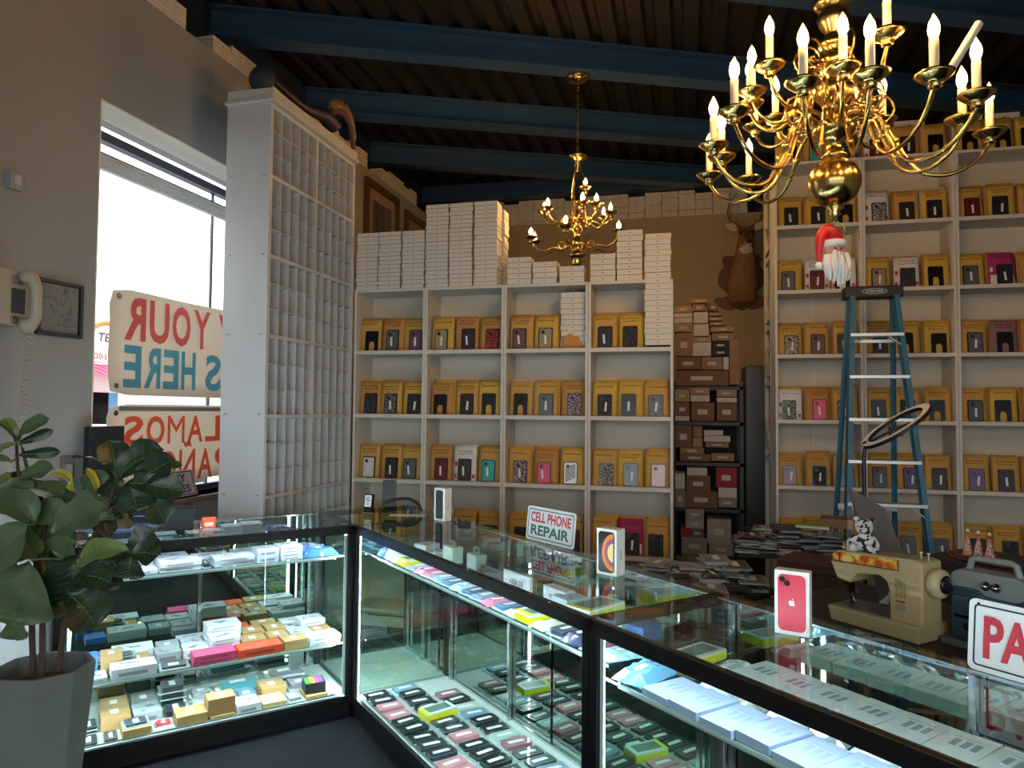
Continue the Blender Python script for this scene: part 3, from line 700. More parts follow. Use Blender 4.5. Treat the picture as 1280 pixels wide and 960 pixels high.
BR = (112, 78, 54); LB_ = (150, 120, 92); GW = (186, 176, 164); TNB = (138, 104, 76)
S_ = lambda i: ('shelf %d' % i)
boxes = [ # on the rack top
 (845, 463, 911, 482, BR, 'long brown carton lying flat on the rack top'), (845, 446, 876, 462, BR, 'brown carton left of two on the long carton'), (877, 446, 903, 462, TNB, 'brown carton with a white label on the long carton'), (904, 446, 911, 462, GW, 'narrow pale packet right of the labelled brown carton'),
 (912, 424, 924, 481, TNB, 'tall narrow carton standing at the right end of the rack top'), (845, 416, 865, 445, TNB, 'upright carton with a dark window in the left pile'), (866, 428, 889, 445, GW, 'white carton with lettering in the middle pile'), (866, 421, 889, 428, LB_, 'tan flat carton on the white lettered one'),
 (890, 427, 912, 436, (34, 32, 34), 'upper black carton in the right pile'), (890, 436, 912, 445, (30, 28, 30), 'lower black carton in the right pile'), (867, 405, 886, 420, GW, 'white carton with dark blots in the middle pile'), (867, 390, 885, 404, GW, 'square pale carton near the top of the middle pile'),
 (866, 380, 882, 389, TNB, 'small brown carton second from the pile top'), (864, 373, 884, 379, LB_, 'thin tan carton crowning the middle pile'), (843, 404, 865, 415, LB_, 'tan carton fourth in the left pile'), (843, 397, 865, 404, GW, 'pale flat carton in the left pile'), (843, 391, 865, 397, GW, 'pale flat carton second from the left pile top'), (843, 382, 865, 391, LB_, 'tan flat carton crowning the left pile'),
 (890, 416, 918, 426, TNB, 'wide tan carton low in the right leaning pile'), (888, 408, 917, 415, LB_, 'wide pale carton in the right leaning pile'), (887, 402, 906, 407, TNB, 'thin brown carton with a white stripe in the right pile'), (886, 396, 904, 401, LB_, 'thin tan carton third from the right pile top'), (886, 390, 903, 395, TNB, 'thin brown carton second from the right pile top'), (885, 379, 898, 389, BR, 'small brown carton crowning the right pile'),
 # next deck down
 (844, 503, 862, 520, BR, 'brown carton on the upper deck at left'), (844, 520, 862, 526, GW, 'pale flat carton under the left brown one'), (844, 487, 862, 502, LB_, 'tan carton on top at left of the upper deck'), (864, 503, 893, 526, BR, 'large brown carton in the middle of the upper deck'), (863, 494, 887, 502, GW, 'white carton upon the large brown one'), (863, 485, 887, 493, LB_, 'tan carton topmost in the middle of the upper deck'), (896, 504, 921, 526, BR, 'brown carton with a dark panel at right of the upper deck'), (896, 497, 921, 503, GW, 'white strip carton on the right brown one'), (896, 487, 921, 496, LB_, 'tan carton topmost at right of the upper deck'),
 (844, 532, 865, 559, BR, 'brown carton standing at left of the middle deck'), (866, 547, 878, 559, LB_, 'small tan carton beside the left brown one'), (866, 533, 878, 546, TNB, 'small brown carton upon the small tan one'), (880, 545, 913, 552, GW, 'long white carton in the middle deck pile'), (880, 538, 904, 544, GW, 'shorter white carton topping the middle deck pile'), (882, 553, 911, 559, TNB, 'brown carton under the long white one'), (850, 560, 880, 567, TNB, 'flat brown carton on the left of the middle deck'), (850, 568, 888, 576, BR, 'long flat brown carton lowest on the middle deck'), (889, 567, 918, 576, TNB, 'flat brown carton lowest at right of the middle deck'),
 (895, 585, 921, 609, (140, 34, 46), 'red carton with white lettering on the fourth deck'), (898, 610, 921, 622, GW, 'white carton below the red one'), (898, 623, 921, 634, (120, 112, 104), 'grey carton lowest under the red one'), (858, 595, 888, 614, BR, 'brown carton in the middle of the fourth deck'), (856, 615, 897, 634, BR, 'wide brown carton lowest on the fourth deck'), (859, 585, 884, 594, GW, 'white flat carton on the fourth deck brown one'), (844, 612, 856, 634, (118, 112, 106), 'grey carton lowest at left of the fourth deck'), (844, 592, 856, 611, GW, 'pale carton at left of the fourth deck'),
 (857, 650, 880, 660, (150, 144, 136), 'grey carton on the fifth deck pile at left'), (857, 637, 880, 649, (140, 132, 124), 'topmost grey carton of the fifth deck'), (851, 661, 863, 672, (140, 34, 46), 'small red carton low on the fifth deck'), (864, 661, 880, 672, (90, 84, 80), 'dark carton beside the small red one'), (852, 673, 884, 692, (130, 124, 116), 'wide grey carton lowest at left of the fifth deck'), (884, 650, 914, 679, (150, 146, 138), 'large grey carton at right of the fifth deck'), (886, 680, 917, 694, (140, 136, 130), 'grey carton beneath the large grey one')]
for i, (a, b_, c, d, col, lab) in enumerate(boxes): gap_box(a, b_, c, d, col, GY-.01+.004*(i % 3), .26, lab, True, 0)
a = at_y(930, 457, 6.45); c = at_y(956, 457, 6.45)
t = thing('filing_cabinet', 'tall black cabinet between the storage rack and the tall bookcases', 'cabinet', ((a.x+c.x)/2+.01, 6.45, 0)); w = (c.x-a.x)/2
K = mat((20, 20, 22), .4)
MB().box(-w, 0.012, 0, w, .45, a.z).build('carcass', K, t, .004)
for z0, z1 in ((.03, .72), (.73, a.z-.01)): 
    dr = MB().box(-w+.006, 0, z0, w-.006, .012, z1).build('door', K, t, .003)
    MB().sphere((w*.6, -.012, (z0+z1)/2+.1), .014, 10, 6).build('knob', CHROME, dr)

# ================================================================== DEER MOUNT
def deer():
    Y = 8.4; c = at_y(927, 350, BY); sc = 1.0
    t = thing('deer_mount', 'deer head mount with antlers on a brown shield high on the back wall', 'deer mount', (c.x, BY, c.z))
    px = lambda q: at_y(q[0], q[1], BY)-Vector((c.x, BY, c.z))
    half = [(905, 321), (902, 326), (905, 333), (900, 340), (897, 348), (898, 356), (902, 361), (908, 366), (911, 370), (903, 373), (897, 372), (891, 376), (896, 381), (903, 386), (913, 388), (920, 386), (927, 389)]
    L_ = [(px(q).x, px(q).z) for q in half]; cx = L_[-1][0]
    poly = L_+[(2*cx-x, z) for x, z in L_[:-1][::-1]]
    b = MB(); b.prism(poly, 0, .03, 0, frame((0, -.001, 0), (1, 0, 0), (0, 0, 1)))
    b.build('shield', mat((96, 52, 30), .4, noise=.15, nscale=6, stretch=(1, 1, 8)), t, .006)
    m = MB(); h = px((930, 310)).z; X = px((930, 300)).x; fx = X
    # chest and neck up to the skull, then muzzle towards the viewer
    R = [((0, -.02, -.34), .05, .02), ((0, -.05, -.31), .11, .06), ((0, -.10, -.24), .155, .12), ((0.0, -.16, -.10), .165, .16), ((.0, -.19, .04), .15, .15), ((.01, -.21, .16), .13, .13), ((fx*.6, -.22, h*.62), .115, .115), ((fx*.85, -.23, h*.85), .10, .105), ((fx, -.25, h+.05), .088, .10)]
    loft(m, [((x, y, z), (a, 0, 0), (0, -b_*.9, b_*.35)) for (x, y, z), a, b_ in R], 16)
    fx = X
    S = [((fx, -.22, h+.12), .05, .05), ((fx, -.28, h+.11), .085, .085), ((fx, -.34, h+.08), .088, .085), ((fx, -.42, h+.03), .072, .07), ((fx+.004, -.50, h-.03), .05, .052), ((fx+.006, -.55, h-.065), .044, .044), ((fx+.006, -.58, h-.085), .03, .03)]
    loft(m, [((x, y, z), (a, 0, 0), (0, b_*.45, b_*.9)) for (x, y, z), a, b_ in S], 16)
    for s in (-1, 1):
        e0 = Vector((fx+s*.07, -.27, h+.16)); e1 = Vector((fx+s*.23, -.27, h+.21))
        loft(m, [(e0+(e1-e0)*k, Vector((0, 0, r)), Vector((0, r*.35, 0))) for k, r in ((0, .02), (.25, .05), (.55, .06), (.85, .035), (1, .008))], 10)
    me = remesh(m, .011, 3)
    FUR = mat((150, 112, 76), .9, noise=.22, nscale=26, bump=.5, bscale=160); DK = mat((112, 80, 58), .9, noise=.2, nscale=30); LT = mat((206, 190, 168), .9, noise=.1, nscale=30)
    for mm in (FUR, DK, LT): me.materials.append(mm)
    for p in me.polygons:
        q = p.center; dx = q.x-fx; i = 0
        if q.y < -.48 and q.z < h-.05: i = 2
        elif q.y < -.36 and q.z < h-.03-.0 and p.normal.z < -.2: i = 2
        elif q.y > -.36 and p.normal.y < -.2 and (dx/.075)**2+((q.z-(h-.085))/.05)**2 < 1: i = 2
        elif q.y < -.36 and abs(dx) < .03 and q.z > h: i = 1
        elif abs(dx) > .10 and q.z > h+.1 and p.normal.y < -.3: i = 2
        elif q.z < -.27: i = 1
        p.material_index = i
    inst('head', me, t)
    for s in (-1, 1):
        MB().sphere((fx+s*.064, -.385, h+.085), .017, 12, 8).build('eye', mat((14, 10, 8), .1), t)
        a = MB(); Z = lambda q: px(q).z
        pts = [(fx+s*.045, -.27, h+.17), (fx+s*.13, -.22, h+.23), (fx+s*.19, -.20, h+.34), (fx+s*.17, -.26, h+.46), (fx+s*.10, -.33, h+.55)]
        sp = spline(pts, 6); a.tube(sp, [.017-.012*i/(len(sp)-1) for i in range(len(sp))], 8)
        for k, (dx, dy, dz) in ((9, (-.02*s, -.02, .11)), (14, (-.03*s, .0, .12)), (4, (0, -.02, .08))):
            p = sp[k]; a.tube(spline([p, p+Vector((dx*.4, dy, dz*.5)), p+Vector((dx, dy, dz))], 4), [.011-.009*i/8 for i in range(9)], 6)
        a.build('antler', mat((128, 104, 76), .5, noise=.2, nscale=20), t)
    MB().sphere((fx+.006, -.583, h-.062), (.03, .018, .02), 12, 8).build('nose', mat((20, 16, 16), .3), t)
deer()

# ================================================================== CHANDELIERS
BULB = emis((255, 210, 148), BULB_S, 'bulb_glow'); BGL = glass((255, 236, 200), 1.4, .02, .3, 'bulb_glass'); IVORY = mat((232, 222, 200), .5); CLEAR = mat((240, 225, 190), .1)
DBR = mat((150, 122, 62), .22, 1)
bulb_prof = [(.004, 0), (.011, .004), (.0165, .02), (.0175, .032), (.014, .05), (.007, .066), (.0015, .078)]
def candle(arm, p, h, s=1, tilt=0):
    M_ = Matrix.Translation(p)
    pan = MB(); pan.lathe([(.012*s, -.035*s), (.02*s, -.028*s), (.016*s, -.02*s), (.03*s, -.012*s), (.05*s, .004*s), (.056*s, .012*s), (.050*s, .011*s), (.02*s, .002*s), (.015*s, .004*s)], 18); pan.build('drip_pan', BRASS, arm, loc=p)
    if h:
        MB().lathe([(.0135*s, .002), (.0135*s, h), (.010*s, h+.002)], 12).build('candle_tube', IVORY, arm, loc=p)
    b = MB(); b.lathe([(r*s, z*s) for r, z in bulb_prof], 12); b.sphere((0, 0, .034*s), (.0062*s, .0062*s, .020*s), 8, 8, 1); b.build('bulb', [BGL, BULB], arm, loc=(p[0], p[1], p[2]+h+.002+(.0 if h else .01)))
def arm_path(c, p, zh, dip, scroll):
    d = Vector((p[0]-c[0], p[1]-c[1], 0)); R = d.length; d.normalize(); out = []
    for (r, z) in ((.03, zh), (.16*R, zh+.05), (.33*R, zh+.02), (.52*R, p[2]-dip*.75), (.72*R, p[2]-dip), (.90*R, p[2]-dip*.72), (.985*R, p[2]-dip*.3), (R, p[2]-.03)):
        out.append(Vector((c[0], c[1], 0))+d*r+Vector((0, 0, z)))
    return spline(out, 5), d
def big_chandelier():
    Zc = 2.72; ctr = at_d(1043, 228, Zc); cx, cy, zb = ctr.x, ctr.y, ctr.z
    t = thing('brass_chandelier', 'large brass chandelier with curved candle arms hanging over the right counter', 'chandelier', (cx, cy, zb))
    c0 = Vector((0, 0, 0))
    MB().sphere((0, 0, 0), .095, 28, 18).build('globe', BRASS, t)
    MB().lathe([(.006, -.155), (.014, -.15), (.012, -.135), (.024, -.125), (.016, -.115), (.034, -.10), (.03, -.09), (.02, -.085)], 16).build('finial', BRASS, t)
    MB().tube([(.036*math.cos(a), 0, -.19+.036*math.sin(a)) for a in [i*2*PI/24 for i in range(25)]], .0035, 8).build('ring', BRASS, t)
    prof = [(.03, .085), (.05, .10), (.03, .115), (.026, .15), (.055, .17), (.075, .19), (.08, .215), (.06, .235), (.035, .25), (.032, .29), (.05, .31), (.07, .335), (.075, .365), (.05, .385), (.03, .40), (.026, .43),
            (.05, .45), (.062, .475), (.04, .495), (.024, .505), (.05, .525), (.058, .545), (.03, .56), (.028, .58), (.05, .615), (.06, .64), (.052, .66), (.03, .67), (.066, .69), (.072, .71), (.03, .72), (.022, .80), (.022, .86), (.006, .88)]
    MB().lathe(prof, 24).build('column', BRASS, t)
    ch = MB(); z = .88; k = 0; top = 4.3-zb
    while z < top:
        M_ = Matrix.Translation((0, 0, z+.022)) @ Matrix.Rotation(PI/2*(k % 2), 4, 'Z')
        ch.tube([(.012*math.cos(a), 0, .024*math.sin(a)) for a in [i*2*PI/12 for i in range(13)]], .003, 6, 0, M_); z += .036; k += 1
    ch.build('chain', BRASS, t)
    MB().lathe([(.02, top-.04), (.07, top-.02), (.08, top), (.02, top+.01)], 20).build('ceiling_canopy', BRASS, t)
    low = [(892, 184), (902, 199), (936, 217), (977, 222), (1142, 184), (1203, 152), (1221, 122), (1168, 97), (1088, 97), (1004, 107), (918, 142), (1059, 87)]
    up = [(940, 117), (962, 85), (944, 160), (1109, 45), (1138, 147)]
    zl, zu = zb+.115, zb+.36
    n = 0
    def add(pan, zw, h, zh, dip, R0, tw=None):
        p = at_z(pan[0], pan[1], zw)-Vector((cx, cy, zb))
        q = Vector((p.x, p.y, 0)); R = q.length; R2 = R if abs(R-R0) < .14 else R0
        q *= R2/R; p = Vector((q.x, q.y, zw-zb))
        # keep the sight line: slide the height so that the pan still meets its place
        s = (Vector((cx, cy, 0))+q).length/at_z(pan[0], pan[1], zw).xy.length
        p.z = EYE+(zw-EYE)*s-zb if abs(s-1) < .12 else zw-zb
        pts, d = arm_path(c0, p, zh, dip, True)
        arm = MB(); arm.tube(pts, [.0085-.002*i/len(pts) for i in range(len(pts))], 8)
        kx = pts[int(len(pts)*.34)]; arm.sphere(kx, .015, 10, 6); arm.sphere(pts[int(len(pts)*.28)], .012, 8, 6); arm.sphere(pts[int(len(pts)*.40)], .012, 8, 6)
        # scroll springing from the arm near the hub
        u = Vector((0, 0, 1)); o = pts[int(len(pts)*.26)]+u*.0
        sc = [o+d*(.055*math.cos(a)*(1-.09*a)+.0)+u*(.055*math.sin(a)*(1-.09*a)+.05) for a in [-1.5+i*.45 for i in range(16)]]
        arm.tube(sc, [.005]*16, 6); arm.sphere(sc[-1], .010, 8, 6)
        ao = arm.build('arm', BRASS, t)
        candle(ao, (p.x, p.y, p.z), h)
        return ao, p
    for q in low[:11]:
        ao, p = add(q, zl, .115, .19, .14, .53)
        if q == (1168, 97):
            d = Vector((CM.col[0].x, CM.col[0].y, 0)); M_ = frame((p.x, p.y, p.z+.01), (1, 0, 0), (0, 1, 0))
            MB().tube([Vector(p)+d*.04+Vector((0, 0, .01)), Vector(p)+d*.135+Vector((0, 0, .165))], .0125, 12).build('loose_candle_tube', IVORY, ao)
    for q in up: add(q, zu, .115, .40, .12, .31)
    add(low[11], zl+.05, .115, .19, .12, .45)
    # further upper arms behind the column
    for a in (1.1, 2.2, 2.9):
        p = Vector((.31*math.cos(a), .31*math.sin(a), zu-zb)); pts, d = arm_path(c0, p, .40, .12, True)
        ar = MB(); ar.tube(pts, .007, 8); candle(ar.build('arm', BRASS, t), tuple(p), .115)
    return t, (cx, cy, zb)
BIG, BIGC = big_chandelier()
def small_chandelier():
    can = at_z(722.5, 97, 4.175); cx, cy = can.x, can.y; Zd = can.length and (can-Vector((0, 0, EYE))).length
    hz = lambda py: (lambda d: EYE+d.z*math.hypot(cx, cy)/math.hypot(d.x, d.y))(ray(722, py))
    z0 = hz(340)
    t = thing('small_chandelier', 'small brass chandelier hanging on a chain before the middle bookcases', 'chandelier', (cx, cy, z0))
    H = lambda py: hz(py)-z0
    S = (hz(288)-hz(289))  # metres per pixel here
    top = 4.18-z0
    MB().lathe([(.02, top-.05), (.05, top-.035), (.09, top-.02), (.095, top)], 20).build('ceiling_canopy', BRASS, t)
    ch = MB(); z = H(195); k = 0
    while z < top-.03:
        M_ = Matrix.Translation((0, 0, z+.02)) @ Matrix.Rotation(PI/2*(k % 2), 4, 'Z')
        ch.tube([(.011*math.cos(a), 0, .022*math.sin(a)) for a in [i*2*PI/10 for i in range(11)]], .0028, 5, 0, M_); z += .034; k += 1
    ch.build('chain', BRASS, t)
    zc = H(195)
    MB().lathe([(.004, zc-.13), (.016, zc-.12), (.012, zc-.09), (.03, zc-.08), (.02, zc-.05), (.04, zc-.035), (.085, zc-.01), (.08, zc), (.02, zc+.005), (.006, zc+.03)], 18).build('bowl', BRASS, t)
    r = MB()
    for i in range(3):
        a = i*2*PI/3+.3; r.tube(spline([(.02*math.cos(a), .02*math.sin(a), zc-.07), (.07*math.cos(a), .07*math.sin(a), zc-.25), (.06*math.cos(a), .06*math.sin(a), zc-.42), (.09*math.cos(a), .09*math.sin(a), H(285))], 6), .005, 6)
    r.build('rod', BRASS, t)
    MB().lathe([(.003, 0), (.012, .012), (.008, .03), (.03, .045), (.045, .07), (.03, .10), (.05, .115), (.07, .13), (.04, .15), (.025, .18), (.04, .2), (.05, .23), (.03, .25), (.022, .3), (.04, .32), (.045, .345), (.02, .37), (.03, .40), (.035, .43), (.012, .46), (.004, .5)], 18).build('column', BRASS, t)
    def ring(tips, zw, R0, zh, dip):
        for q in tips:
            zz = hz(q[1])
            p = at_z(q[0], q[1], zw)-Vector((cx, cy, z0)); d = Vector((p.x, p.y, 0)); d = d*(R0/max(d.length, 1e-3))
            # lateral place from the picture, depth from which side of the ring it sits
            lat = (q[0]-722.5)*S; rt = Vector((CM.col[0].x, CM.col[0].y, 0)).normalized(); fw = Vector((-rt.y, rt.x, 0))
            lat = max(-R0, min(R0, lat)); dep = math.sqrt(max(0, R0*R0-lat*lat))*(1 if q[2] else -1)
            P_ = rt*lat+fw*dep; P_.z = zw-z0
            pts, dd = arm_path(Vector((0, 0, 0)), P_, zh, dip, False)
            ar = MB(); ar.tube(pts, .0065, 7); ar.sphere(pts[10], .014, 8, 6)
            o = pts[10]; sc = [o+dd*(.03*math.cos(a)*(1-.09*a))+Vector((0, 0, .03*math.sin(a)*(1-.09*a)+.03)) for a in [-1.5+i*.5 for i in range(13)]]
            ar.tube(sc, .004, 5)
            ar.sphere(P_-Vector((0, 0, .03)), .02, 8, 6)
            candle(ar.build('arm', BRASS, t), (P_.x, P_.y, P_.z), .012, .95)
    zl = hz(293); zu = hz(258)
    ring([(659, 288, 0), (671, 301, 1), (704, 278, 0), (730, 302, 1), (769, 283, 0), (777, 293, 1)], zl-.03, .36, .16, .10)
    ring([(685, 243, 0), (679, 257, 0), (675, 271, 1), (725, 250, 0), (742, 248, 0), (765, 257, 0), (758, 271, 1)], zu-.05, .26, .36, .09)
    ring([(731.5, 230, 0)], hz(230)-.05, .08, .48, .05)
small_chandelier()

# Santa ornament hanging from the big chandelier's ring
p = at_d(1042, 326, 2.72); s_ = 2.72/F
t = thing('bearded_ornament', 'white bearded face ornament in a red hat hanging under the big chandelier', 'ornament', tuple(p), YAW+.2)
b = MB()
sr = random.Random(2)
for i in range(46):
    a = sr.uniform(PI*.95, PI*2.05); r0 = sr.uniform(.3, 1); x = .05*math.cos(a)*r0; y = .03*math.sin(a)*r0-.012; z = sr.uniform(-.02, .03)
    b.tube(spline([(x, y, z), (x*1.15, y*1.3, z-.035), (x*1.0, y*1.2, z-.06-.03*(1-abs(x)/.05))], 3), [.009, .0095, .0095, .009, .007, .005, .002], 6)
b.build('beard', mat((222, 218, 210), .9), t)
MB().sphere((0, 0, .035), (.036, .03, .042), 16, 12).build('face', mat((214, 160, 134), .7), t)
b = MB(); b.sphere((0, -.032, .03), .008, 8, 6); b.build('nose', mat((210, 130, 110), .7), t)
for x in (-.013, .013): MB().sphere((x, -.028, .042), .004, 8, 6).build('eye', BLACK, t)
b = MB(); b.tube(spline([(-.022, -.028, .022), (-.01, -.034, .024), (0, -.035, .02), (.01, -.034, .024), (.022, -.028, .022)], 4), .006, 6); b.build('moustache', mat((224, 220, 212), .9), t)
b = MB(); b.lathe([(.034, .052), (.043, .055), (.046, .066), (.043, .076), (.034, .078)], 18); b.build('hat_trim', mat((228, 224, 218), .95), t)
b = MB(); b.tube(spline([(0, 0, .068), (-.006, 0, .10), (-.03, 0, .112), (-.055, 0, .085), (-.062, 0, .035), (-.062, 0, -.01)], 5), [.040-.034*i/25 for i in range(26)], 12); b.build('hat', mat((190, 24, 30), .4), t)
MB().sphere((-.062, 0, -.02), .014, 12, 8).build('pompom', mat((230, 226, 220), .95), t)
MB().tube([(0, 0, .10), (.0, 0, .158)], .0012, 5).build('thread', mat((200, 200, 200), .5), t)

# ================================================================== STEPLADDER
def ladder():
    Y = 5.05; a = at_y(1058, 365, Y); b_ = at_y(1126, 365, Y); zt = at_y(1090, 358, Y).z; zc = at_y(1090, 372, Y).z
    cx = (a.x+b_.x)/2; t = thing('stepladder', 'blue fibreglass stepladder with aluminium steps before the tall bookcases', 'ladder', (cx, 0, 0))
    BL = mat((44, 104, 132), .45, noise=.08, nscale=10); AL = mat((190, 190, 186), .35, .8); w = (b_.x-a.x)/2
    yt, yb_ = Y, Y-.42
    q = MB().box(-w-.01, yt-.03, zc, w+.01, yt+.11, zt).build('top_cap', mat((20, 20, 22), .5), t, .008)
    m = MB(); fr = frame((0, yt-.033, (zc+zt)/2), (1, 0, 0), (0, 0, 1)); el = [(.075*math.cos(i*PI/16), .016*math.sin(i*PI/16)) for i in range(33)]
    m.tube([fr @ Vector((x, y, 0)) for x, y in el], .002, 5); m.text('WERNER', fr @ Matrix.Translation((-.055, -.007, .001)), .11, .014, 0, .02)
    m.build('badge', mat((205, 205, 205), .5), t)
    sp = .33
    rail = lambda s, z: Vector((s*(w-.02+(zc-z)*.062), yt+(yb_-yt)*(zc-z)/zc, z))
    for s in (-1, 1):
        r = MB(); A, B = rail(s, zc+.01), rail(s, 0); ax = (B-A)
        for (dx, dy, ww, hh) in ((0, 0, .006, .075), (-s*.012, -.035, .03, .006), (-s*.012, .035, .03, .006)):
            v = [A+Vector((dx+sx*ww/2, dy+sy*hh/2, 0)) for sx, sy in ((-1, -1), (1, -1), (1, 1), (-1, 1))]+[B+Vector((dx+sx*ww/2, dy+sy*hh/2, 0)) for sx, sy in ((-1, -1), (1, -1), (1, 1), (-1, 1))]
            r.add(v, [(3, 2, 1, 0), (4, 5, 6, 7), (0, 1, 5, 4), (1, 2, 6, 5), (2, 3, 7, 6), (3, 0, 4, 7)])
        r.build('front_rail', BL, t)
        MB().box(B.x-.025, B.y-.045, 0, B.x+.025, B.y+.045, .06).build('foot', BLACK, t)
        r = MB(); A = Vector((s*(w-.03), yt+.08, zc)); B = Vector((s*(w+.05), yt+.40, 0)); r.tube([A, B], .018, 4); r.build('rear_rail', BL, t)
    for i, py in enumerate((416, 468.5, 522.5, 576.5, 632)):
        z = at_y(1095, py, Y-.08*(i+1)).z; l, r_ = rail(-1, z), rail(1, z)
        MB().box(l.x, l.y-.045, z-.022, r_.x, l.y+.04, z+.0).build('step', AL, t, .002)
        if i in (0, 4):
            for s in (-1, 1): MB().tube([rail(s, z-.09)+Vector((-s*.01, -.03, 0)), Vector((s*(abs(l.x)-.09), l.y-.03, z-.02))], .006, 5).build('step_brace', AL, t)
    zz = at_y(1095, 424, Y).z; MB().box(-w+.03, yt+.03, zz-.02, w-.03, yt+.05, zz).build('spreader', AL, t)
    for z in (.35, .65, 1.0): l, r_ = rail(-1, z), rail(1, z); MB().box(l.x, l.y-.045, z-.022, r_.x, l.y+.04, z).build('step', AL, t, .002) if z < .9 else None
    MB().box(-w-.02, yt+.22, .9, w+.02, yt+.24, .94).build('rear_bar', AL, t)
ladder()
# ================================================================== GLASS COUNTERS
A45 = math.radians(46.5); D1 = Vector((math.cos(A45), math.sin(A45), 0)); D2 = Vector((D1.y, -D1.x, 0)); C0 = Vector((-1.659, 3.364, 0))
TOPZ = .965; DZ = .10
CASE = {'L': (C0, A45), 'M': (C0, A45-PI/2), 'R': (C0+D2*1.912, A45-PI/2), 'K': (C0-D2*.563, A45-PI/2)}
def loc(c, x, y, z):
    o, a = CASE[c]; return o+Matrix.Rotation(a, 3, 'Z') @ Vector((x, y, z))
MIR = mat((160, 174, 166), .02, 1, name='mirror'); FRB = mat((14, 14, 16), .38); DECKM = mat((196, 204, 200), .4); LED = emis((214, 236, 255), LED_S, 'led_strip'); LED2 = emis((220, 238, 255), LED_S*3.0, 'led_strip_upright'); LED4 = emis((222, 240, 252), LED_S*.8, 'led_strip_rear'); LED_ADDED = emis((216, 240, 250), LED_S*2.4, 'added_shelf_fill')
EDGE = mat((150, 160, 158), .15, .6); CG = glass((247, 252, 249), 1.5); SHG = glass((232, 246, 240), 1.5)
def counter(k, x0, x1, d, label, shelves, left_glass=True, leds=True):
    o, a = CASE[k]; t = thing('display_counter', label, 'counter', tuple(o), a); e = .032
    MB().box(x0, .012, 0, x1, d-.01, DZ-.012).build('base', FRB, t, .002)
    MB().box(x0+.004, .006, DZ-.012, x1-.004, d-.012, DZ).build('deck', DECKM, t)
    for x in (x0, x1-e):
        for y in (0, d-.025): MB().box(x, y, DZ-.03 if y == 0 else DZ-.012, x+e, y+.025, TOPZ-.008).build('post', FRB, t, .002)
    MB().box(x0, -.002, DZ-.03, x1, .02, DZ+.004).build('bottom_rail', FRB, t, .002)
    MB().box(x0, 0, TOPZ-.05, x1, .026, TOPZ-.007).build('top_rail', FRB, t, .002)
    for x in (x0, x1-.022): MB().box(x, .026, TOPZ-.034, x+.022, d, TOPZ-.007).build('top_rail', FRB, t, .002)
    MB().box(x0, d-.040, TOPZ-.012, x1, d, TOPZ-.007).build('back_trim', EDGE, t)
    MB().box(x0+.001, .001, TOPZ-.0065, x1-.001, d-.001, TOPZ).build('glass_top', CG, t)
    MB().box(x0+e, .006, DZ+.004, x1-e, .011, TOPZ-.05).build('front_glass', CG, t)
    for x in (x0+.008, x1-.013): MB().box(x, .026, DZ, x+.005, d-.026, TOPZ-.034).build('side_glass', CG, t)
    h = (x0+x1)/2
    MB().box(x0+e, d-.02, DZ, h+.02, d-.016, TOPZ-.02).build('mirror_door', MIR, t); MB().box(h-.02, d-.012, DZ, x1-e, d-.008, TOPZ-.02).build('mirror_door', MIR, t)
    MB().box(x0+e, d-.024, DZ, x1-e, d-.006, DZ+.012).build('door_track', CHROME, t)
    n = max(2, int((x1-x0)/.55)); 
    for i in range(n+1):
        x = x0+.07+(x1-x0-.14)*i/n; MB().box(x-.008, d-.04, DZ, x+.008, d-.025, TOPZ-.02).build('shelf_standard', CHROME, t)
    for (z, ya, yb) in shelves:
        s = MB().box(x0+.02, ya, z-.008, x1-.02, yb, z).build('glass_shelf', SHG, t)
        MB().box(x0+.02, ya-.001, z-.0078, x1-.02, ya+.0005, z-.0002).build('edge', mat((176, 206, 196), .2), s)
        for i in range(n+1):
            x = x0+.07+(x1-x0-.14)*i/n; MB().box(x-.004, ya+.02, z-.02, x+.004, d-.03, z-.008).build('bracket', CHROME, s)
    if leds:
        MB().box(x0+e, .027, TOPZ-.03, x1-e, .040, TOPZ-.022).build('led_strip', LED, t)
        for x in (x0+e, x1-e-.014):
            q = MB(); q.box(x, .0125, DZ+.01, x+.014, .0165, TOPZ-.055); q.build('led_channel', mat((196, 204, 204), .5), t)
            MB().box(x+.002, .0168, DZ+.01, x+.012, .020, TOPZ-.055).build('led_strip', LED2, t)
        for (z, ya, yb) in shelves:
            if ya < .2:
                q = MB(); q.box(x0+e+.05, ya+.004, z-.016, x1-e-.05, ya+.007, z-.0085); q.box(x0+e+.05, ya+.007, z-.0105, x1-e-.05, ya+.022, z-.0085); q.build('added_fill_shield', mat((150, 156, 156), .5), t)
                MB().box(x0+e+.05, ya+.0075, z-.0145, x1-e-.05, ya+.021, z-.0108).build('led_strip', LED_ADDED, t)  # unseen strip added with its shield to brighten the goods below
        MB().box(x0+e, .032, DZ+.004, x1-e, .036, DZ+.010).build('cable_trim', EDGE, t)
    return t
counter('L', -1.29, 0, .555, 'left glass display counter of boxed parts beside the potted plant', [(.36, .05, .50), (.80, .06, .36)])
counter('M', 0.004, 1.908, .56, 'middle glass display counter of phone cases in front of the bookcases', [(.805, .09, .44)])
counter('R', 0, 1.55, .55, 'right glass display counter of white boxes nearest the camera', [(.80, .03, .46)])
counter('K', 0, .559, .56, 'small corner display counter between the left and middle counters', [(.80, .1, .44)], True, False)

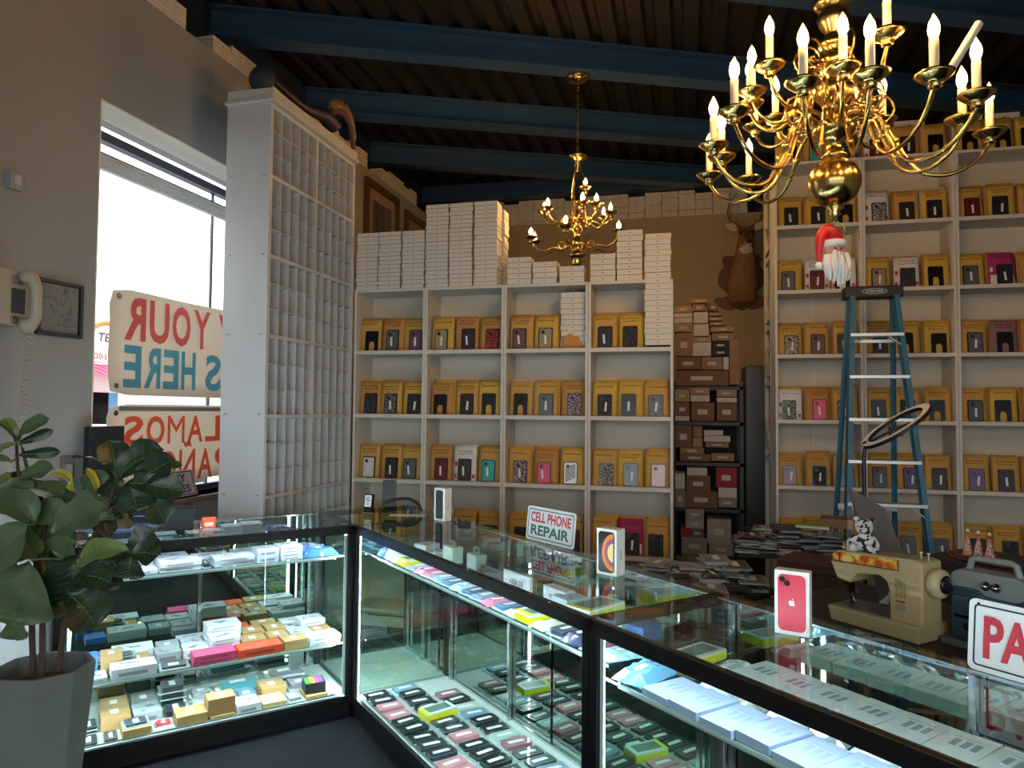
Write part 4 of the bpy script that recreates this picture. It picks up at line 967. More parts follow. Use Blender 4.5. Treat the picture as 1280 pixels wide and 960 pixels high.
# ------------------------------------------------------------------ goods
BOXM = {}
def goods_mesh(kind, w, d, h, col, r):
    k = (kind, round(w, 3), round(d, 3), round(h, 3), col)
    if k in BOXM: return BOXM[k]
    b = MB(); m2 = LABEL
    if kind == 'box':            # closed carton with a pasted label
        b.box(-w/2, -d/2, 0, w/2, d/2, h); b.box(-w*.16, -d*.22, h, w*.12, d*.18, h+.0008, 1); b.box(-w/2+.002, -d*.03, h, w/2-.002, d*.03, h+.0004, 2)
        c2 = tuple(min(255, int(x*1.06+6)) for x in col); me = b.mesh('carton', [mat(col, .6, noise=.04, nscale=15), m2, mat(c2, .35)], .0015, 1)
    elif kind == 'print':        # white printed box
        b.box(-w/2, -d/2, 0, w/2, d/2, h); rr = random.Random(int(w*1e4+h*1e5))
        for i in range(5): 
            x, y = -w*.4+rr.random()*w*.45, -d*.36+rr.random()*d*.5; b.box(x, y, h, x+w*rr.uniform(.1, .3), y+d*rr.uniform(.05, .16), h+.0006, 1)
        b.box(-w*.35, -d/2-.0006, h*.25, w*.3, -d/2, h*.6, 2)
        me = b.mesh('printed_box', [mat(col, .5), mat((104, 112, 124), .5), mat(tuple(int(x*.7) for x in col), .5)], .001, 1)
    elif kind == 'pack':         # flat blister: dark or coloured case under clear film with a white label
        b.prism(rrect(w, d, .005), 0, .004, 0); b.prism(rrect(w*.80, d*.80, .008, 4, 0, -d*.04), .004, h, 1); b.box(-w*.12, -d*.29, h, w*.12, d*.2, h+.0008, 2)
        b.prism(rrect(.024, .022, .006, 3, -w*.18, d*.22), h, h+.002, 1)
        me = b.mesh('case_pack', [mat(tuple(int(x*.2+m_*.8) for x, m_ in zip(col, (178, 200, 190))), .3, coat=.5), mat(col, .28, coat=.6, noise=.06, nscale=40), m2], .001, 1)
    elif kind == 'bag':          # soft crinkled sleeve
        nx, ny = 5, 7; v = []; rr = random.Random(int(w*1e4)+sum(col))
        for s in (0, 1):
            for j in range(ny+1):
                for i in range(nx+1):
                    e = min(i, nx-i, 1)*min(j, ny-j, 1); v.append((-w/2+w*i/nx+rr.uniform(-.003, .003), -d/2+d*j/ny+rr.uniform(-.003, .003), (h*(.75+.4*rr.random()) if s and e else .0015*s) if s else 0))
        n = (nx+1)*(ny+1); f = []
        for j in range(ny):
            for i in range(nx):
                a = j*(nx+1)+i; f += [(a, a+nx+1, a+nx+2, a+1), (n+a, n+a+1, n+a+nx+2, n+a+nx+1)]
        for i in range(nx): f += [(i, i+1, n+i+1, n+i), (ny*(nx+1)+i, n+ny*(nx+1)+i, n+ny*(nx+1)+i+1, ny*(nx+1)+i+1)]
        for j in range(ny): f += [(j*(nx+1), n+j*(nx+1), n+(j+1)*(nx+1), (j+1)*(nx+1)), (j*(nx+1)+nx, (j+1)*(nx+1)+nx, n+(j+1)*(nx+1)+nx, n+j*(nx+1)+nx)]
        b.add(v, f); b.box(-w*.08, -d*.25, h*.9, w*.08, d*.2, h*1.05, 1); me = b.mesh('sleeve', [mat(col, .2, coat=.8), m2])
    elif kind == 'tray':         # clear rigid tray holding something grey
        b.box(-w/2, -d/2, 0, w/2, d/2, h*.3); b.prism(rrect(w*.8, d*.7, .01), h*.3, h*.8, 1); b.box(-w*.2, -d*.2, h*.8, w*.15, d*.1, h*.82, 2)
        me = b.mesh('clear_tray', [mat((170, 178, 182), .15, coat=.8), mat(col, .3), m2], .002, 1)
    elif kind == 'tall':         # white pack with a lid seam and printed motif, as laid out on the right counter
        b.box(-w/2, -d/2, 0, w/2, d/2, h*.72); b.box(-w/2-.001, -d/2-.001, h*.75, w/2+.001, d/2+.001, h); b.box(-w/2+.001, -d/2+.001, h*.7, w/2-.001, d/2-.001, h*.77, 1)
        for x in (-.022, 0, .02): b.box(x, -d*.12, h, x+.014, d*.18, h+.0006, 1)
        b.box(-w*.3, d*.25, h, w*.3, d*.28, h+.0006, 1)
        me = b.mesh('white_pack', [mat(col, .4), mat((146, 160, 172), .5)], .0015, 1)
    elif kind == 'cube':
        b.box(-w/2, -d/2, 0, w/2, d/2, h); b.box(-w*.15, -d*.2, h, w*.2, d*.2, h+.0008, 1); b.box(-w/2-.0005, -d*.02, 0, w/2+.0005, d*.02, h+.0005, 2)
        me = b.mesh('small_carton', [mat(col, .65, noise=.05, nscale=15), m2, mat(tuple(min(255, x+14) for x in col), .3)], .002, 1)
    BOXM[k] = me; return me
CNAME = {'box': 'carton', 'print': 'printed box', 'pack': 'case pack', 'bag': 'plastic sleeve', 'tray': 'clear tray', 'tall': 'white pack', 'cube': 'small carton'}
OBJN = {'box': 'flat_carton', 'print': 'printed_box', 'pack': 'phone_case_pack', 'bag': 'plastic_sleeve', 'tray': 'clear_tray', 'tall': 'white_pack', 'cube': 'small_carton'}
def good(case, x, y, z, kind, w, d, h, col, label, group, rot=0):
    o = inst(OBJN[kind], goods_mesh(kind, w, d, h, col, None), None, loc(case, x, y, z), CASE[case][1]+rot)
    return tag(o, label, {'box': 'box', 'print': 'box', 'pack': 'phone case', 'bag': 'packet', 'tray': 'tray', 'tall': 'box', 'cube': 'box'}[kind], group)
KR, WH, GY_, DKK, PK, OR, BLU, RD, YL, MNT, LG = (176, 142, 92), (212, 214, 222), (156, 162, 164), (34, 36, 44), (206, 70, 116), (220, 76, 40), (66, 122, 206), (190, 40, 56), (222, 212, 40), (178, 206, 192), (190, 196, 204)
PKS, BK = (196, 132, 140), (28, 32, 36)
# left counter, middle shelf.  (picture x range of the pack, depth, kind, height, colour, layers, words)
def rowL(z, t, items, d, group, where):
    lvl = z
    for (pa, pb, kind, h, col, n, words) in items:
        def sx(p):
            o, a = CASE['L']; nrm = Vector((-D2.x, -D2.y, 0)); dr = ray(p, 700); k = (o.dot(nrm)+t)/(dr.x*nrm.x+dr.y*nrm.y); q = Vector((dr.x*k, dr.y*k, 0)); return (q-o).dot(D1)
        xa, xb = sx(pa), sx(pb); w = abs(xb-xa)*.96; x = (xa+xb)/2
        x = max(-1.29+w/2+.045, min(-w/2-.045, x)); 
        for i in range(n): good('L', x+gr.uniform(-.003, .003)*(i > 0), t+gr.uniform(-.003, .003), z+h*i+.0008*i, kind, w, d, h, col, (words if n == 1 else '%s, %s from the bottom' % (words, ORD[i]))+' '+where, group, gr.uniform(-.03, .03))
gr = random.Random(17)
GL = 'packs on the middle shelf of the left counter'
rowL(.3605, .11, [(112, 138, 'print', .02, LG, 1, 'red and white card pack lowest left'), (141, 199, 'print', .045, WH, 1, 'long white box'), (201, 240, 'tray', .02, (60, 64, 70), 1, 'clear pack with a pale strip'), (242, 296, 'print', .022, PK, 2, 'pink printed box'), (297, 353, 'print', .04, OR, 1, 'orange box'), (354, 383, 'box', .045, KR, 1, 'kraft carton right of the orange box'), (385, 424, 'print', .02, WH, 2, 'long white box at the right')], .11, GL, 'in the front row')
rowL(.3605, .235, [(103, 126, 'print', .035, BLU, 2, 'blue pack'), (128, 156, 'box', .035, KR, 2, 'kraft carton left of two'), (157, 190, 'box', .035, KR, 1, 'kraft carton under the screens'), (196, 228, 'print', .045, GY_, 1, 'grey white book-shaped box'), (230, 262, 'print', .04, WH, 1, 'square white box'), (263, 300, 'print', .018, WH, 4, 'white box with black squares'), (302, 333, 'box', .04, KR, 1, 'kraft carton behind the orange box'), (335, 360, 'box', .04, KR, 1, 'kraft carton with a white label'), (362, 388, 'print', .04, LG, 1, 'white and blue box'), (390, 420, 'box', .035, KR, 1, 'kraft carton behind the long white one')], .115, GL, 'in the second row')
rowL(.3605, .36, [(112, 140, 'print', .03, BLU, 1, 'pale blue pack'), (142, 195, 'print', .045, WH, 1, 'long white box lying across'), (198, 226, 'box', .035, GY_, 1, 'greyish carton'), (228, 255, 'print', .035, LG, 1, 'white box with a grey top'), (257, 300, 'print', .02, WH, 5, 'long white box of the tall pile'), (302, 330, 'box', .045, KR, 1, 'kraft carton'), (332, 356, 'box', .045, KR, 1, 'kraft carton beneath the orange one'), (358, 384, 'print', .03, WH, 1, 'white box with blue print'), (386, 416, 'print', .03, WH, 2, 'white box at the right end')], .12, GL, 'in the third row')
rowL(.3605, .455, [(262, 312, 'print', .05, OR, 1, 'long orange red box'), (315, 345, 'box', .05, KR, 1, 'kraft carton'), (222, 258, 'print', .03, LG, 1, 'pinkish white pack'), (350, 395, 'print', .04, WH, 1, 'white box')], .07, GL, 'in the rearmost row')
for i in range(2): good('L', -1.04, .235, .397+.012*i, 'pack', .16, .075, .011, (58, 60, 72), '%s dark phone screen lying on the kraft carton' % ('lower', 'upper')[i], GL, .06)
GD = 'packs on the deck of the left counter'
rowL(.1005, .10, [(104, 131, 'pack', .014, DKK, 1, 'black pack with a white label'), (134, 155, 'pack', .014, (48, 50, 60), 1, 'dark slate pack'), (157, 193, 'box', .04, KR, 1, 'kraft carton under a dark pack'), (195, 221, 'print', .014, WH, 1, 'white card pack'), (223, 262, 'box', .05, KR, 1, 'kraft carton with a small label'), (264, 295, 'box', .02, KR, 1, 'flat kraft carton under the cube'), (297, 327, 'print', .045, WH, 1, 'white box'), (329, 358, 'box', .03, (200, 176, 120), 1, 'pale kraft carton'), (360, 380, 'tray', .03, (150, 156, 160), 1, 'clear pack'), (382, 410, 'box', .022, KR, 1, 'kraft carton under the rainbow box'), (411, 427, 'print', .03, WH, 1, 'small white box')], .12, GD, 'in the front deck row')
def sL(p, t):
    o, a = CASE['L']; nrm = Vector((-D2.x, -D2.y, 0)); dr = ray(p, 700); k = (o.dot(nrm)+t)/(dr.x*nrm.x+dr.y*nrm.y); return (Vector((dr.x*k, dr.y*k, 0))-o).dot(D1)
good('L', sL(175, .1), .10, .1415, 'pack', .105, .09, .014, (50, 54, 70), 'dark slate pack lying on the kraft carton', GD, .1)
good('L', sL(209, .1), .095, .1148, 'pack', .075, .06, .012, RD, 'red pack lying on the white card', GD, .1)
good('L', sL(279, .1), .10, .1215, 'cube', .12, .10, .075, (160, 118, 76), 'taller brown carton standing on the flat kraft one', GD, 0)
rb = good('L', sL(395, .11), .11, .1235, 'box', .10, .10, .05, (22, 22, 24), 'black box with a rainbow striped lid', GD, -.1)
for i, c in enumerate(((60, 160, 70), (236, 220, 40), (220, 70, 140), (120, 70, 170))): MB().box(-.045+.022*i, -.04, .0509, -.023+.022*i, .04, .0515).build('stripe', mat(c, .5), rb)
rowL(.1005, .24, [(104, 128, 'pack', .014, DKK, 2, 'black pack'), (130, 168, 'box', .06, (164, 130, 84), 1, 'large kraft carton'), (170, 206, 'print', .05, GY_, 1, 'silver white box'), (208, 240, 'pack', .03, DKK, 1, 'black pack with label'), (242, 268, 'tray', .03, (160, 166, 170), 1, 'clear pack with cables'), (270, 296, 'bag', .04, (150, 156, 158), 1, 'crinkled clear sleeve'), (298, 325, 'tray', .04, (90, 130, 160), 1, 'bluish clear pack'), (327, 358, 'box', .05, KR, 1, 'kraft carton'), (360, 395, 'tray', .05, (120, 124, 128), 1, 'grey clear pack')], .13, GD, 'in the second deck row')
rowL(.1005, .39, [(130, 165, 'box', .05, KR, 1, 'kraft carton'), (168, 200, 'box', .05, (120, 120, 116), 1, 'grey carton'), (202, 236, 'pack', .03, DKK, 3, 'black pack'), (240, 270, 'tray', .04, (140, 146, 150), 1, 'clear pack'), (272, 330, 'tray', .05, (70, 140, 150), 1, 'teal clear pack'), (335, 380, 'tray', .03, (90, 94, 98), 2, 'grey pack')], .13, GD, 'in the third deck row')
GT = 'packs on the top shelf of the left counter'
rowL(.8005, .14, [(100, 142, 'print', .03, (200, 90, 110), 1, 'red edged white pack'), (146, 196, 'print', .02, (216, 214, 224), 1, 'white pack above a red edge'), (197, 250, 'print', .022, WH, 2, 'broad white pack'), (251, 262, 'pack', .02, (60, 64, 72), 1, 'dark slim pack'), (264, 316, 'print', .02, LG, 2, 'white keyboard pack'), (317, 345, 'print', .03, (190, 194, 210), 2, 'grey white box'), (346, 374, 'print', .016, WH, 4, 'white box of the tall pile'), (376, 422, 'bag', .035, BLU, 1, 'blue wrapped packet')], .13, GT, 'on the top shelf')
rowL(.8005, .29, [(150, 190, 'print', .03, WH, 1, 'white box'), (192, 235, 'print', .02, LG, 2, 'pale box'), (238, 285, 'print', .025, WH, 1, 'wide white pack'), (288, 330, 'print', .03, LG, 1, 'grey white pack'), (332, 365, 'print', .03, (150, 180, 220), 1, 'pale blue box'), (368, 410, 'bag', .03, (140, 170, 220), 1, 'light blue sleeve')], .12, GT, 'behind on the top shelf')
# middle counter deck: three ranks of flat case packs
MC_ = [BK, (70, 76, 84), (150, 176, 176), (40, 48, 58), (190, 200, 190), MNT, PKS, (120, 150, 170), BK, PKS, (30, 36, 40), MNT, (44, 50, 56), (34, 40, 44), (190, 150, 156), (60, 66, 72), (24, 28, 32), (170, 196, 190), (90, 110, 120), BK, (150, 100, 110), MNT, (50, 56, 62)]
RK = ['front rank', 'second rank', 'rear rank']; CN = lambda c: ('black' if max(c) < 60 else 'pink' if c[0] > c[1]+25 else 'mint' if c[1] > 170 and c[1] >= c[2] else 'slate' if max(c) < 125 else 'pale blue')
GM = 'case packs on the deck of the middle counter'
for rk in range(3):
    for i in range(20):
        c = MC_[(i*3+rk*7+(i//4)) % len(MC_)]; sx = .085+.0905*i
        if rk == 1 and i in (4, 13): continue
        if rk == 2 and i in (0, 1): continue
        good('M', sx, .105+.158*rk, .1005+.0*i, 'print' if (i+rk) % 5 == 2 and min(c) > 150 else 'pack', .089, .154, .014+.004*((i+rk) % 3), c, '%s phone case pack, %s from the left, %s, middle deck' % (CN(c), ORD[i], RK[rk]), GM, gr.uniform(-.12, .12))
def yellow(case, x, y, z, label, rot=0, s=1, z2=.04):
    t = thing('yellow_box', label, 'box', tuple(loc(case, x, y, z)), CASE[case][1]+rot)
    MB().box(-.045*s, -.08*s, 0, .045*s, .08*s, z2).build('carton', mat((206, 214, 206), .4), t, .002)
    b = MB(); b.box(-.0458*s, -.0808*s, z2*.1, .0458*s, .0808*s, z2*.8); b.box(-.03*s, -.06*s, z2, .03*s, .06*s, z2+.0008, 1); b.box(-.0452*s, -.0802*s, z2, .0452*s, -.062*s, z2+.001)
    b.build('yellow_sleeve', [mat((216, 210, 30), .4), mat((92, 120, 110), .4)], t)
yellow('M', .085+.0905*4, .263, .1005, 'green and yellow box among the middle deck packs', .1)
yellow('M', .085+.0905*13, .263, .1005, 'yellow framed box near the right of the middle deck', .15, 1.0)
yellow('M', 1.62, .42, .125, 'yellow box at the right end of the middle deck', .3, .9, .03)
GS = 'packs on the top shelf of the middle counter'
tc = [('bag', (90, 120, 210), .04), ('bag', (190, 206, 216), .05), ('bag', (200, 214, 220), .03), None, ('pack', (150, 160, 170), .016), ('bag', (206, 120, 160), .018), ('pack', (206, 130, 160), .016), ('pack', (150, 180, 196), .016), ('pack', (86, 120, 150), .016), ('bag', (170, 196, 206), .02), ('pack', (70, 100, 130), .016), ('pack', (120, 150, 170), .016), ('bag', (210, 120, 150), .018), ('pack', (84, 116, 150), .018), ('bag', (190, 200, 210), .02), None, ('bag', (206, 214, 190), .02), ('pack', (56, 62, 84), .02), ('bag', (60, 68, 96), .03), ('pack', (190, 90, 130), .016), ('bag', (170, 190, 200), .02)]
for i, e in enumerate(tc):
    sx = .09+.088*i
    if e is None: yellow('M', sx, .19, .8055, 'white and yellow box %s on the top shelf of the middle counter' % ('at the left' if i < 8 else 'at the right'), 0, 1.1, .035); continue
    good('M', sx, .185, .8055, e[0], .082, .165, e[2], e[1], '%s %s, %s from the left on the middle counter top shelf' % (CN(e[1]), CNAME[e[0]], ORD[i]), GS, gr.uniform(-.15, .15))
# behind them on the same shelf
t = thing('name_card', 'white card lettered in black standing inside the middle counter', 'sign', tuple(loc('M', 1.02, .33, .8055)), CASE['M'][1])
b = MB(); b.box(-.10, 0, 0, .10, .012, .07); b.text('ANKER', frame((-.055, -.001, .018), (1, 0, 0), (0, 0, 1)), .11, .024, 1, .005); b.build('card', [mat((222, 228, 228), .4), BLACK], t, 0)
b = MB(); t = thing('white_card', 'blank pale card box beside the lettered card inside the middle counter', 'box', tuple(loc('M', 1.27, .34, .8055)), CASE['M'][1])
MB().box(-.07, 0, 0, .07, .05, .06).build('body', mat((214, 222, 224), .4), t, .002); b.box(-.03, -.001, .02, .02, 0, .035); b.build('print', mat((200, 140, 150), .5), t)
t = thing('lens_bag', 'dark padded gadget bag lying inside the middle counter', 'bag', tuple(loc('M', .80, .39, .8055)), CASE['M'][1])
MB().prism(rrect(.20, .08, .03, 6), 0, .05, 0).build('body', mat((44, 44, 52), .5), t, .012); MB().tube([(-.1, .0, .02), (-.13, -.02, .03), (-.125, -.04, .01)], .008, 8).build('strap', mat((90, 62, 48), .5), t)
t = thing('clip_holder', 'pale green square holder with a dark clip inside the middle counter', 'holder', tuple(loc('M', .40, .36, .8055)), CASE['M'][1])
MB().box(-.05, -.03, 0, .05, .03, .08).build('body', mat((176, 204, 190), .4), t, .003); MB().tube([(-.03, 0, .08), (-.02, 0, .10), (.02, 0, .10), (.035, 0, .08)], .008, 8).build('clip', mat((70, 74, 76), .4), t)
t = thing('stand_bag', 'grey green square bag with a looped handle inside the middle counter', 'bag', tuple(loc('M', .60, .38, .8055)), CASE['M'][1])
MB().box(-.045, -.03, 0, .045, .03, .075).build('body', mat((150, 170, 160), .6), t, .006); MB().tube(spline([(-.025, 0, .075), (-.02, 0, .10), (.02, 0, .10), (.025, 0, .075)], 4), .005, 8).build('handle', mat((90, 100, 96), .6), t)
yellow('M', 1.50, .36, .8055, 'bright yellow edged box under the boxed gold phone', .2, 1.25, .055)
yellow('M', .93, .41, .8055, 'small yellow box at the rear of the middle counter shelf', 0, .5, .04)
for i, (x, c, w) in enumerate(((1.36, (190, 214, 226), .1), (1.66, (150, 170, 150), .08), (1.76, (60, 90, 160), .07), (.13, (206, 216, 220), .09), (.23, (190, 200, 206), .08))):
    good('M', x, .35, .8055, 'print', w, .10, .05 if i < 4 else .03, c, '%s box, %s of the odd ones behind on the middle shelf' % (('pale blue', 'olive', 'deep blue', 'white', 'grey white')[i], ORD[i]), 'odd boxes behind on the middle counter shelf', .1*i)
# right counter
GR = 'white packs on the right counter shelf'
for i in range(12): good('R', .23+.103*i, .10+gr.uniform(-.007, .007), .8005, 'tall', .094, .145, .019+.004*(i % 2), (160, 176, 202), 'bluish white pack, %s from the left in the front row of the right shelf' % ORD[i], GR, gr.uniform(-.05, .05))
for i in range(12): good('R', .30+.103*i, .375, .8005, 'tall', .098, .15, .034, (222, 236, 232), 'thick white pack, %s from the left in the rear row of the right shelf' % ORD[i], GR, gr.uniform(-.06, .06))
for i in range(11): good('R', .27+.11*i, .225, .8005, 'bag', .10, .07, .022, ((200, 214, 206), (150, 160, 150), (214, 222, 216), (120, 140, 130))[i % 4], 'clear sleeve, %s from the left between the rows of the right shelf' % ORD[i], 'clear sleeves on the right counter shelf', gr.uniform(-.3, .3))
good('R', .09, .13, .8005, 'bag', .10, .17, .03, (110, 170, 206), 'clear sleeve with a light blue print at the left end of the right shelf', None, .2)
yellow('R', .075, .36, .8005, 'yellow banded box at the left rear of the right shelf', .1, 1.0, .03)
good('R', .19, .37, .8005, 'bag', .08, .15, .02, (190, 206, 200), 'crumpled clear sleeve left of the rear white packs', None, .2)
RC = [BK, (60, 66, 72), (190, 200, 190), (206, 96, 66), (40, 46, 52), (198, 110, 90), MNT, BK, (150, 90, 90), (70, 76, 84), MNT, (200, 90, 60), (50, 56, 60), (34, 38, 42)]
CN2 = lambda c: 'orange red' if c[0] > 190 and c[1] < 115 else CN(c)
for rk in range(3):
    for i in range(16):
        c = RC[(i*5+rk*3) % len(RC)]
        good('R', .085+.0905*i, .105+.155*rk, .1005, 'pack', .088, .152, .014+.008*((i+rk) % 2), c, '%s phone case pack, %s from the left, %s, right deck' % (CN2(c), ORD[i], RK[rk]), 'case packs on the deck of the right counter', gr.uniform(-.12, .12))
for i in range(4): good('K', .12+.11*i, .22, .8005, 'tray', .09, .12, .03, ((150, 160, 170), (120, 130, 150), (180, 186, 190), (90, 96, 110))[i], 'clear tray, %s from the left inside the corner counter' % ORD[i], 'clear trays in the corner counter', .1*i)

# ------------------------------------------------------------------ things standing on the counters
def phone_box(px, py, h, w, d, rz, back, lab, kind):
    p = at_z(px, py, TOPZ+.0005); t = thing('boxed_phone', lab, 'phone box', tuple(p), rz)
    MB().box(-w/2, 0, 0, w/2, d, h).build('carton', mat((222, 220, 214), .45), t, .0015)
    fr = frame((0, -.0008, h/2), (1, 0, 0), (0, 0, 1)); b = MB(); pw, ph = w*.80, h*.88
    if kind == 'black':
        b.prism(rrect(pw*.86, ph, .012, 5), 0, .0006, 0, fr); b.prism(rrect(.008, .008, .002, 3, -pw*.25, ph*.42), .0006, .001, 1, fr); b.prism(rrect(.010, .010, .004, 3, 0, .01), .0006, .001, 1, fr); ms = [mat((36, 38, 42), .3), mat((90, 92, 96), .3)]
    if kind == 'gold':
        b.prism(rrect(pw, ph, .012, 5), 0, .0006, 0, fr)
        ms = [mat((26, 22, 22), .3), mat((214, 120, 50), .4), mat((234, 196, 120), .4), mat((150, 74, 110), .4)]
        for (s_, mi) in ((1.0, 1), (.75, 3), (.5, 2)):
            poly = [(pw*.44, -ph*.46*s_-.002), ]+[(pw*.44-pw*.72*s_*math.cos(a), ph*.46*s_*math.sin(a)) for a in [-PI/2+i*PI/12 for i in range(13)]]
            b.prism(poly, .0006, .0006+.0003*(2-s_), mi, fr)
    if kind == 'red':
        b.prism(rrect(pw, ph, .014, 5), 0, .0006, 0, fr); b.prism(rrect(pw*.42, pw*.42, .009, 4, -pw*.24, ph*.38), .0006, .0012, 1, fr)
        for (x, y) in ((-pw*.33, ph*.41), (-pw*.16, ph*.345)): b.prism([(x+.0075*math.cos(a), y+.0075*math.sin(a)) for a in [i*PI/8 for i in range(16)]], .0012, .002, 2, fr)
        ap = [(0, .0055), (.004, .007), (.0075, .0045), (.0058, .001), (.008, -.003), (.0055, -.0075), (.003, -.008), (0, -.007), (-.003, -.008), (-.0065, -.005), (-.0078, 0), (-.0065, .005), (-.0035, .007)]
        b.prism(ap, .0006, .0012, 3, fr); b.prism([(0, .008), (.001, .0115), (.004, .0125), (.003, .009)], .0006, .0012, 3, fr)
        ms = [mat((206, 36, 60), .35), mat((180, 30, 54), .3), mat((40, 18, 26), .2), mat((226, 220, 216), .4)]
    b.build('picture', ms, t)
    s = MB(); s.text('iPhone', frame((w/2+.0008, d*.62, h*.36), (0, 0, 1), (0, -1, 0)), h*.2, d*.26, 0, 0); s.build('side_lettering', mat((110, 110, 112), .5), t)
    return t
yaw_c = lambda: 0
phone_box(549, 651, .172, .082, .05, -.03-.45, 0, 'slim white phone box showing a black phone at the counter rear', 'black')
phone_box(758, 719, .165, .085, .055, -.48, 0, 'white phone box with a golden picture standing on the middle counter', 'gold')
phone_box(990, 794, .168, .088, .036, -.32, 0, 'white phone box showing a red phone on the right counter', 'red')
def road_sign(o, rz, W_, H_, lines, lab, t_=None):
    t = thing('metal_sign', lab, 'sign', tuple(o), rz); b = MB(); fr = frame((0, 0, 0), (1, 0, 0), (0, .10, 1))
    b.prism(rrect(W_, H_, .014, 5, W_/2, H_/2), -.003, 0, 0, fr)
    # border line
    o_, i_ = rrect(W_-.022, H_-.022, .010, 5, W_/2, H_/2), rrect(W_-.030, H_-.030, .007, 5, W_/2, H_/2); n = len(o_)
    b.add([fr @ Vector((x, y, .0006)) for x, y in o_+i_], [(i, (i+1) % n, (i+1) % n+n, i+n) for i in range(n)], 1)
    b.build('plate', [mat((214, 216, 212), .4), mat((26, 28, 38), .5)], t)
    for txt, c, x, y, w, h, ex in lines: MB().text(txt, fr @ Matrix.Translation((x, y, .0008)), w, h, 0, .022 if txt == 'PAY' else .034, ex).build('lettering', mat(c, .45), t)
    s = MB()
    for x in (.02, W_-.02): s.lathe([(.003, 0), (.003, .0006), (.001, .001)], 10, 0, fr @ Matrix.Translation((x, H_-.010, .0002)))
    s.build('hole', BLACK, t); return t
a = at_z(657, 673, TOPZ+.001); b_ = at_z(717, 688, TOPZ+.001); d = b_-a
road_sign(a+Vector((0, 0, .001)), math.atan2(d.y, d.x), d.length, .152, [('CELL PHONE', (200, 44, 48), .028, .083, d.length-.056, .046, .0), ('REPAIR', (38, 92, 74), .034, .026, d.length-.068, .046, .0)], 'white metal sign reading CELL PHONE REPAIR at the counter rear')
a = at_z(1209, 834, TOPZ+.001)
road_sign(a, CASE['R'][1]-.02, .22, .16, [('PAY', (186, 30, 48), .034, .032, .150, .094, .04)], 'white metal sign with big red letters PAY on the right counter')
# tag display
p = at_z(461, 641, TOPZ+.0005); t = thing('tag_display', 'small black display with a white lettered card on the corner counter', 'display', tuple(p), -.1)
MB().prism(rrect(.055, .105, .006, 3), -.008, .008, 0, frame((0, 0, .055), (1, 0, 0), (0, .15, 1))).build('body', BLACK, t)
b = MB(); fr = frame((0, -.009, .068), (1, 0, 0), (0, .15, 1)); b.prism(rrect(.042, .065, .003, 3), 0, .001, 0, fr); b.text('G', fr @ Matrix.Translation((-.012, -.002, .0014)), .022, .024, 1, .02)
for x, y in ((-.008, -.014), (-.008, -.021)): b.box(x, y, .001, x+.016, y+.002, .0014, 1, fr)
b.build('card', [mat((226, 226, 226), .5), BLACK], t)
p = at_z(490, 640, TOPZ+.0005); t = thing('headset_cable', 'black looped headband lying behind the tag display', 'headband', tuple(loc('K', .33, .40, TOPZ+.001)), 0)
MB().tube(spline([(-.15, 0, .012), (-.14, .01, .05), (-.08, .02, .07), (.0, .02, .075), (.06, .01, .05), (.085, 0, .012)], 6), .009, 10).build('band', mat((34, 32, 32), .4), t)
t = thing('paper_sheet', 'white sheet lying on the corner counter behind the tag display', 'paper', tuple(loc('K', .42, .36, TOPZ+.0005)), .2)
MB().box(-.10, -.035, 0, .10, .035, .0015).build('sheet', mat((220, 220, 216), .6), t)
t = thing('smartphone', 'black phone standing at the rear corner of the left counter', 'phone', tuple(at_z(409, 640, TOPZ)+Vector((0.02, .10, 0))), .4)
t.location = tuple(loc('K', .02, .42, TOPZ+.0005))
MB().prism(rrect(.085, .16, .012, 4), -.005, .005, 0, frame((0, 0, .08), (1, 0, 0), (0, .2, 1))).build('body', mat((34, 36, 44), .3), t)
MB().prism(rrect(.012, .012, .004, 4, -.022, .06), .005, .007, 0, frame((0, 0, .08), (1, 0, 0), (0, .2, 1))).build('camera_bump', BLACK, t)
# things on the left counter behind the plant
p = loc('L', -1.02, .30, TOPZ+.0005); t = thing('denim_bag', 'crumpled blue denim bag lying on the left counter behind the plant', 'bag', tuple(p), .8)
b = MB(); DN = mat((54, 64, 86), .85, noise=.25, nscale=60)
b.sphere((0, 0, .02), (.19, .12, .04), 20, 10); b.sphere((.12, .03, .035), (.10, .09, .045), 16, 8); b.sphere((-.11, -.02, .04), (.09, .10, .05), 16, 8); me = remesh(b, .012, 2); me.materials.append(DN); inst('body', me, t, (0, 0, .018))
MB().tube(spline([(-.14, -.08, .05), (-.05, -.10, .085), (.06, -.09, .085), (.17, -.05, .05)], 5), .012, 8, flat=.5).build('strap', DN, t)
p = loc('L', -.78, .27, TOPZ+.0005); t = thing('black_display_box', 'black box leaning on the left counter behind the plant leaves', 'box', tuple(p), .6)
MB().prism([(-.07, 0), (.05, 0), (.075, .10), (-.045, .11)], -.04, .04, 0, frame((0, 0, 0), (1, 0, 0), (0, 0, 1))).build('body', mat((20, 20, 24), .8), t, .004)
p = loc('L', -.66, .22, TOPZ+.0005); t = thing('orange_card', 'small orange card standing on the left counter beside the black box', 'card', tuple(p), CASE['L'][1])
MB().box(-.03, -.01, 0, .03, .01, .055).build('card', mat((226, 84, 34), .6), t); MB().box(-.02, -.0108, .012, .02, -.01, .03).build('print', mat((236, 200, 180), .6), t)
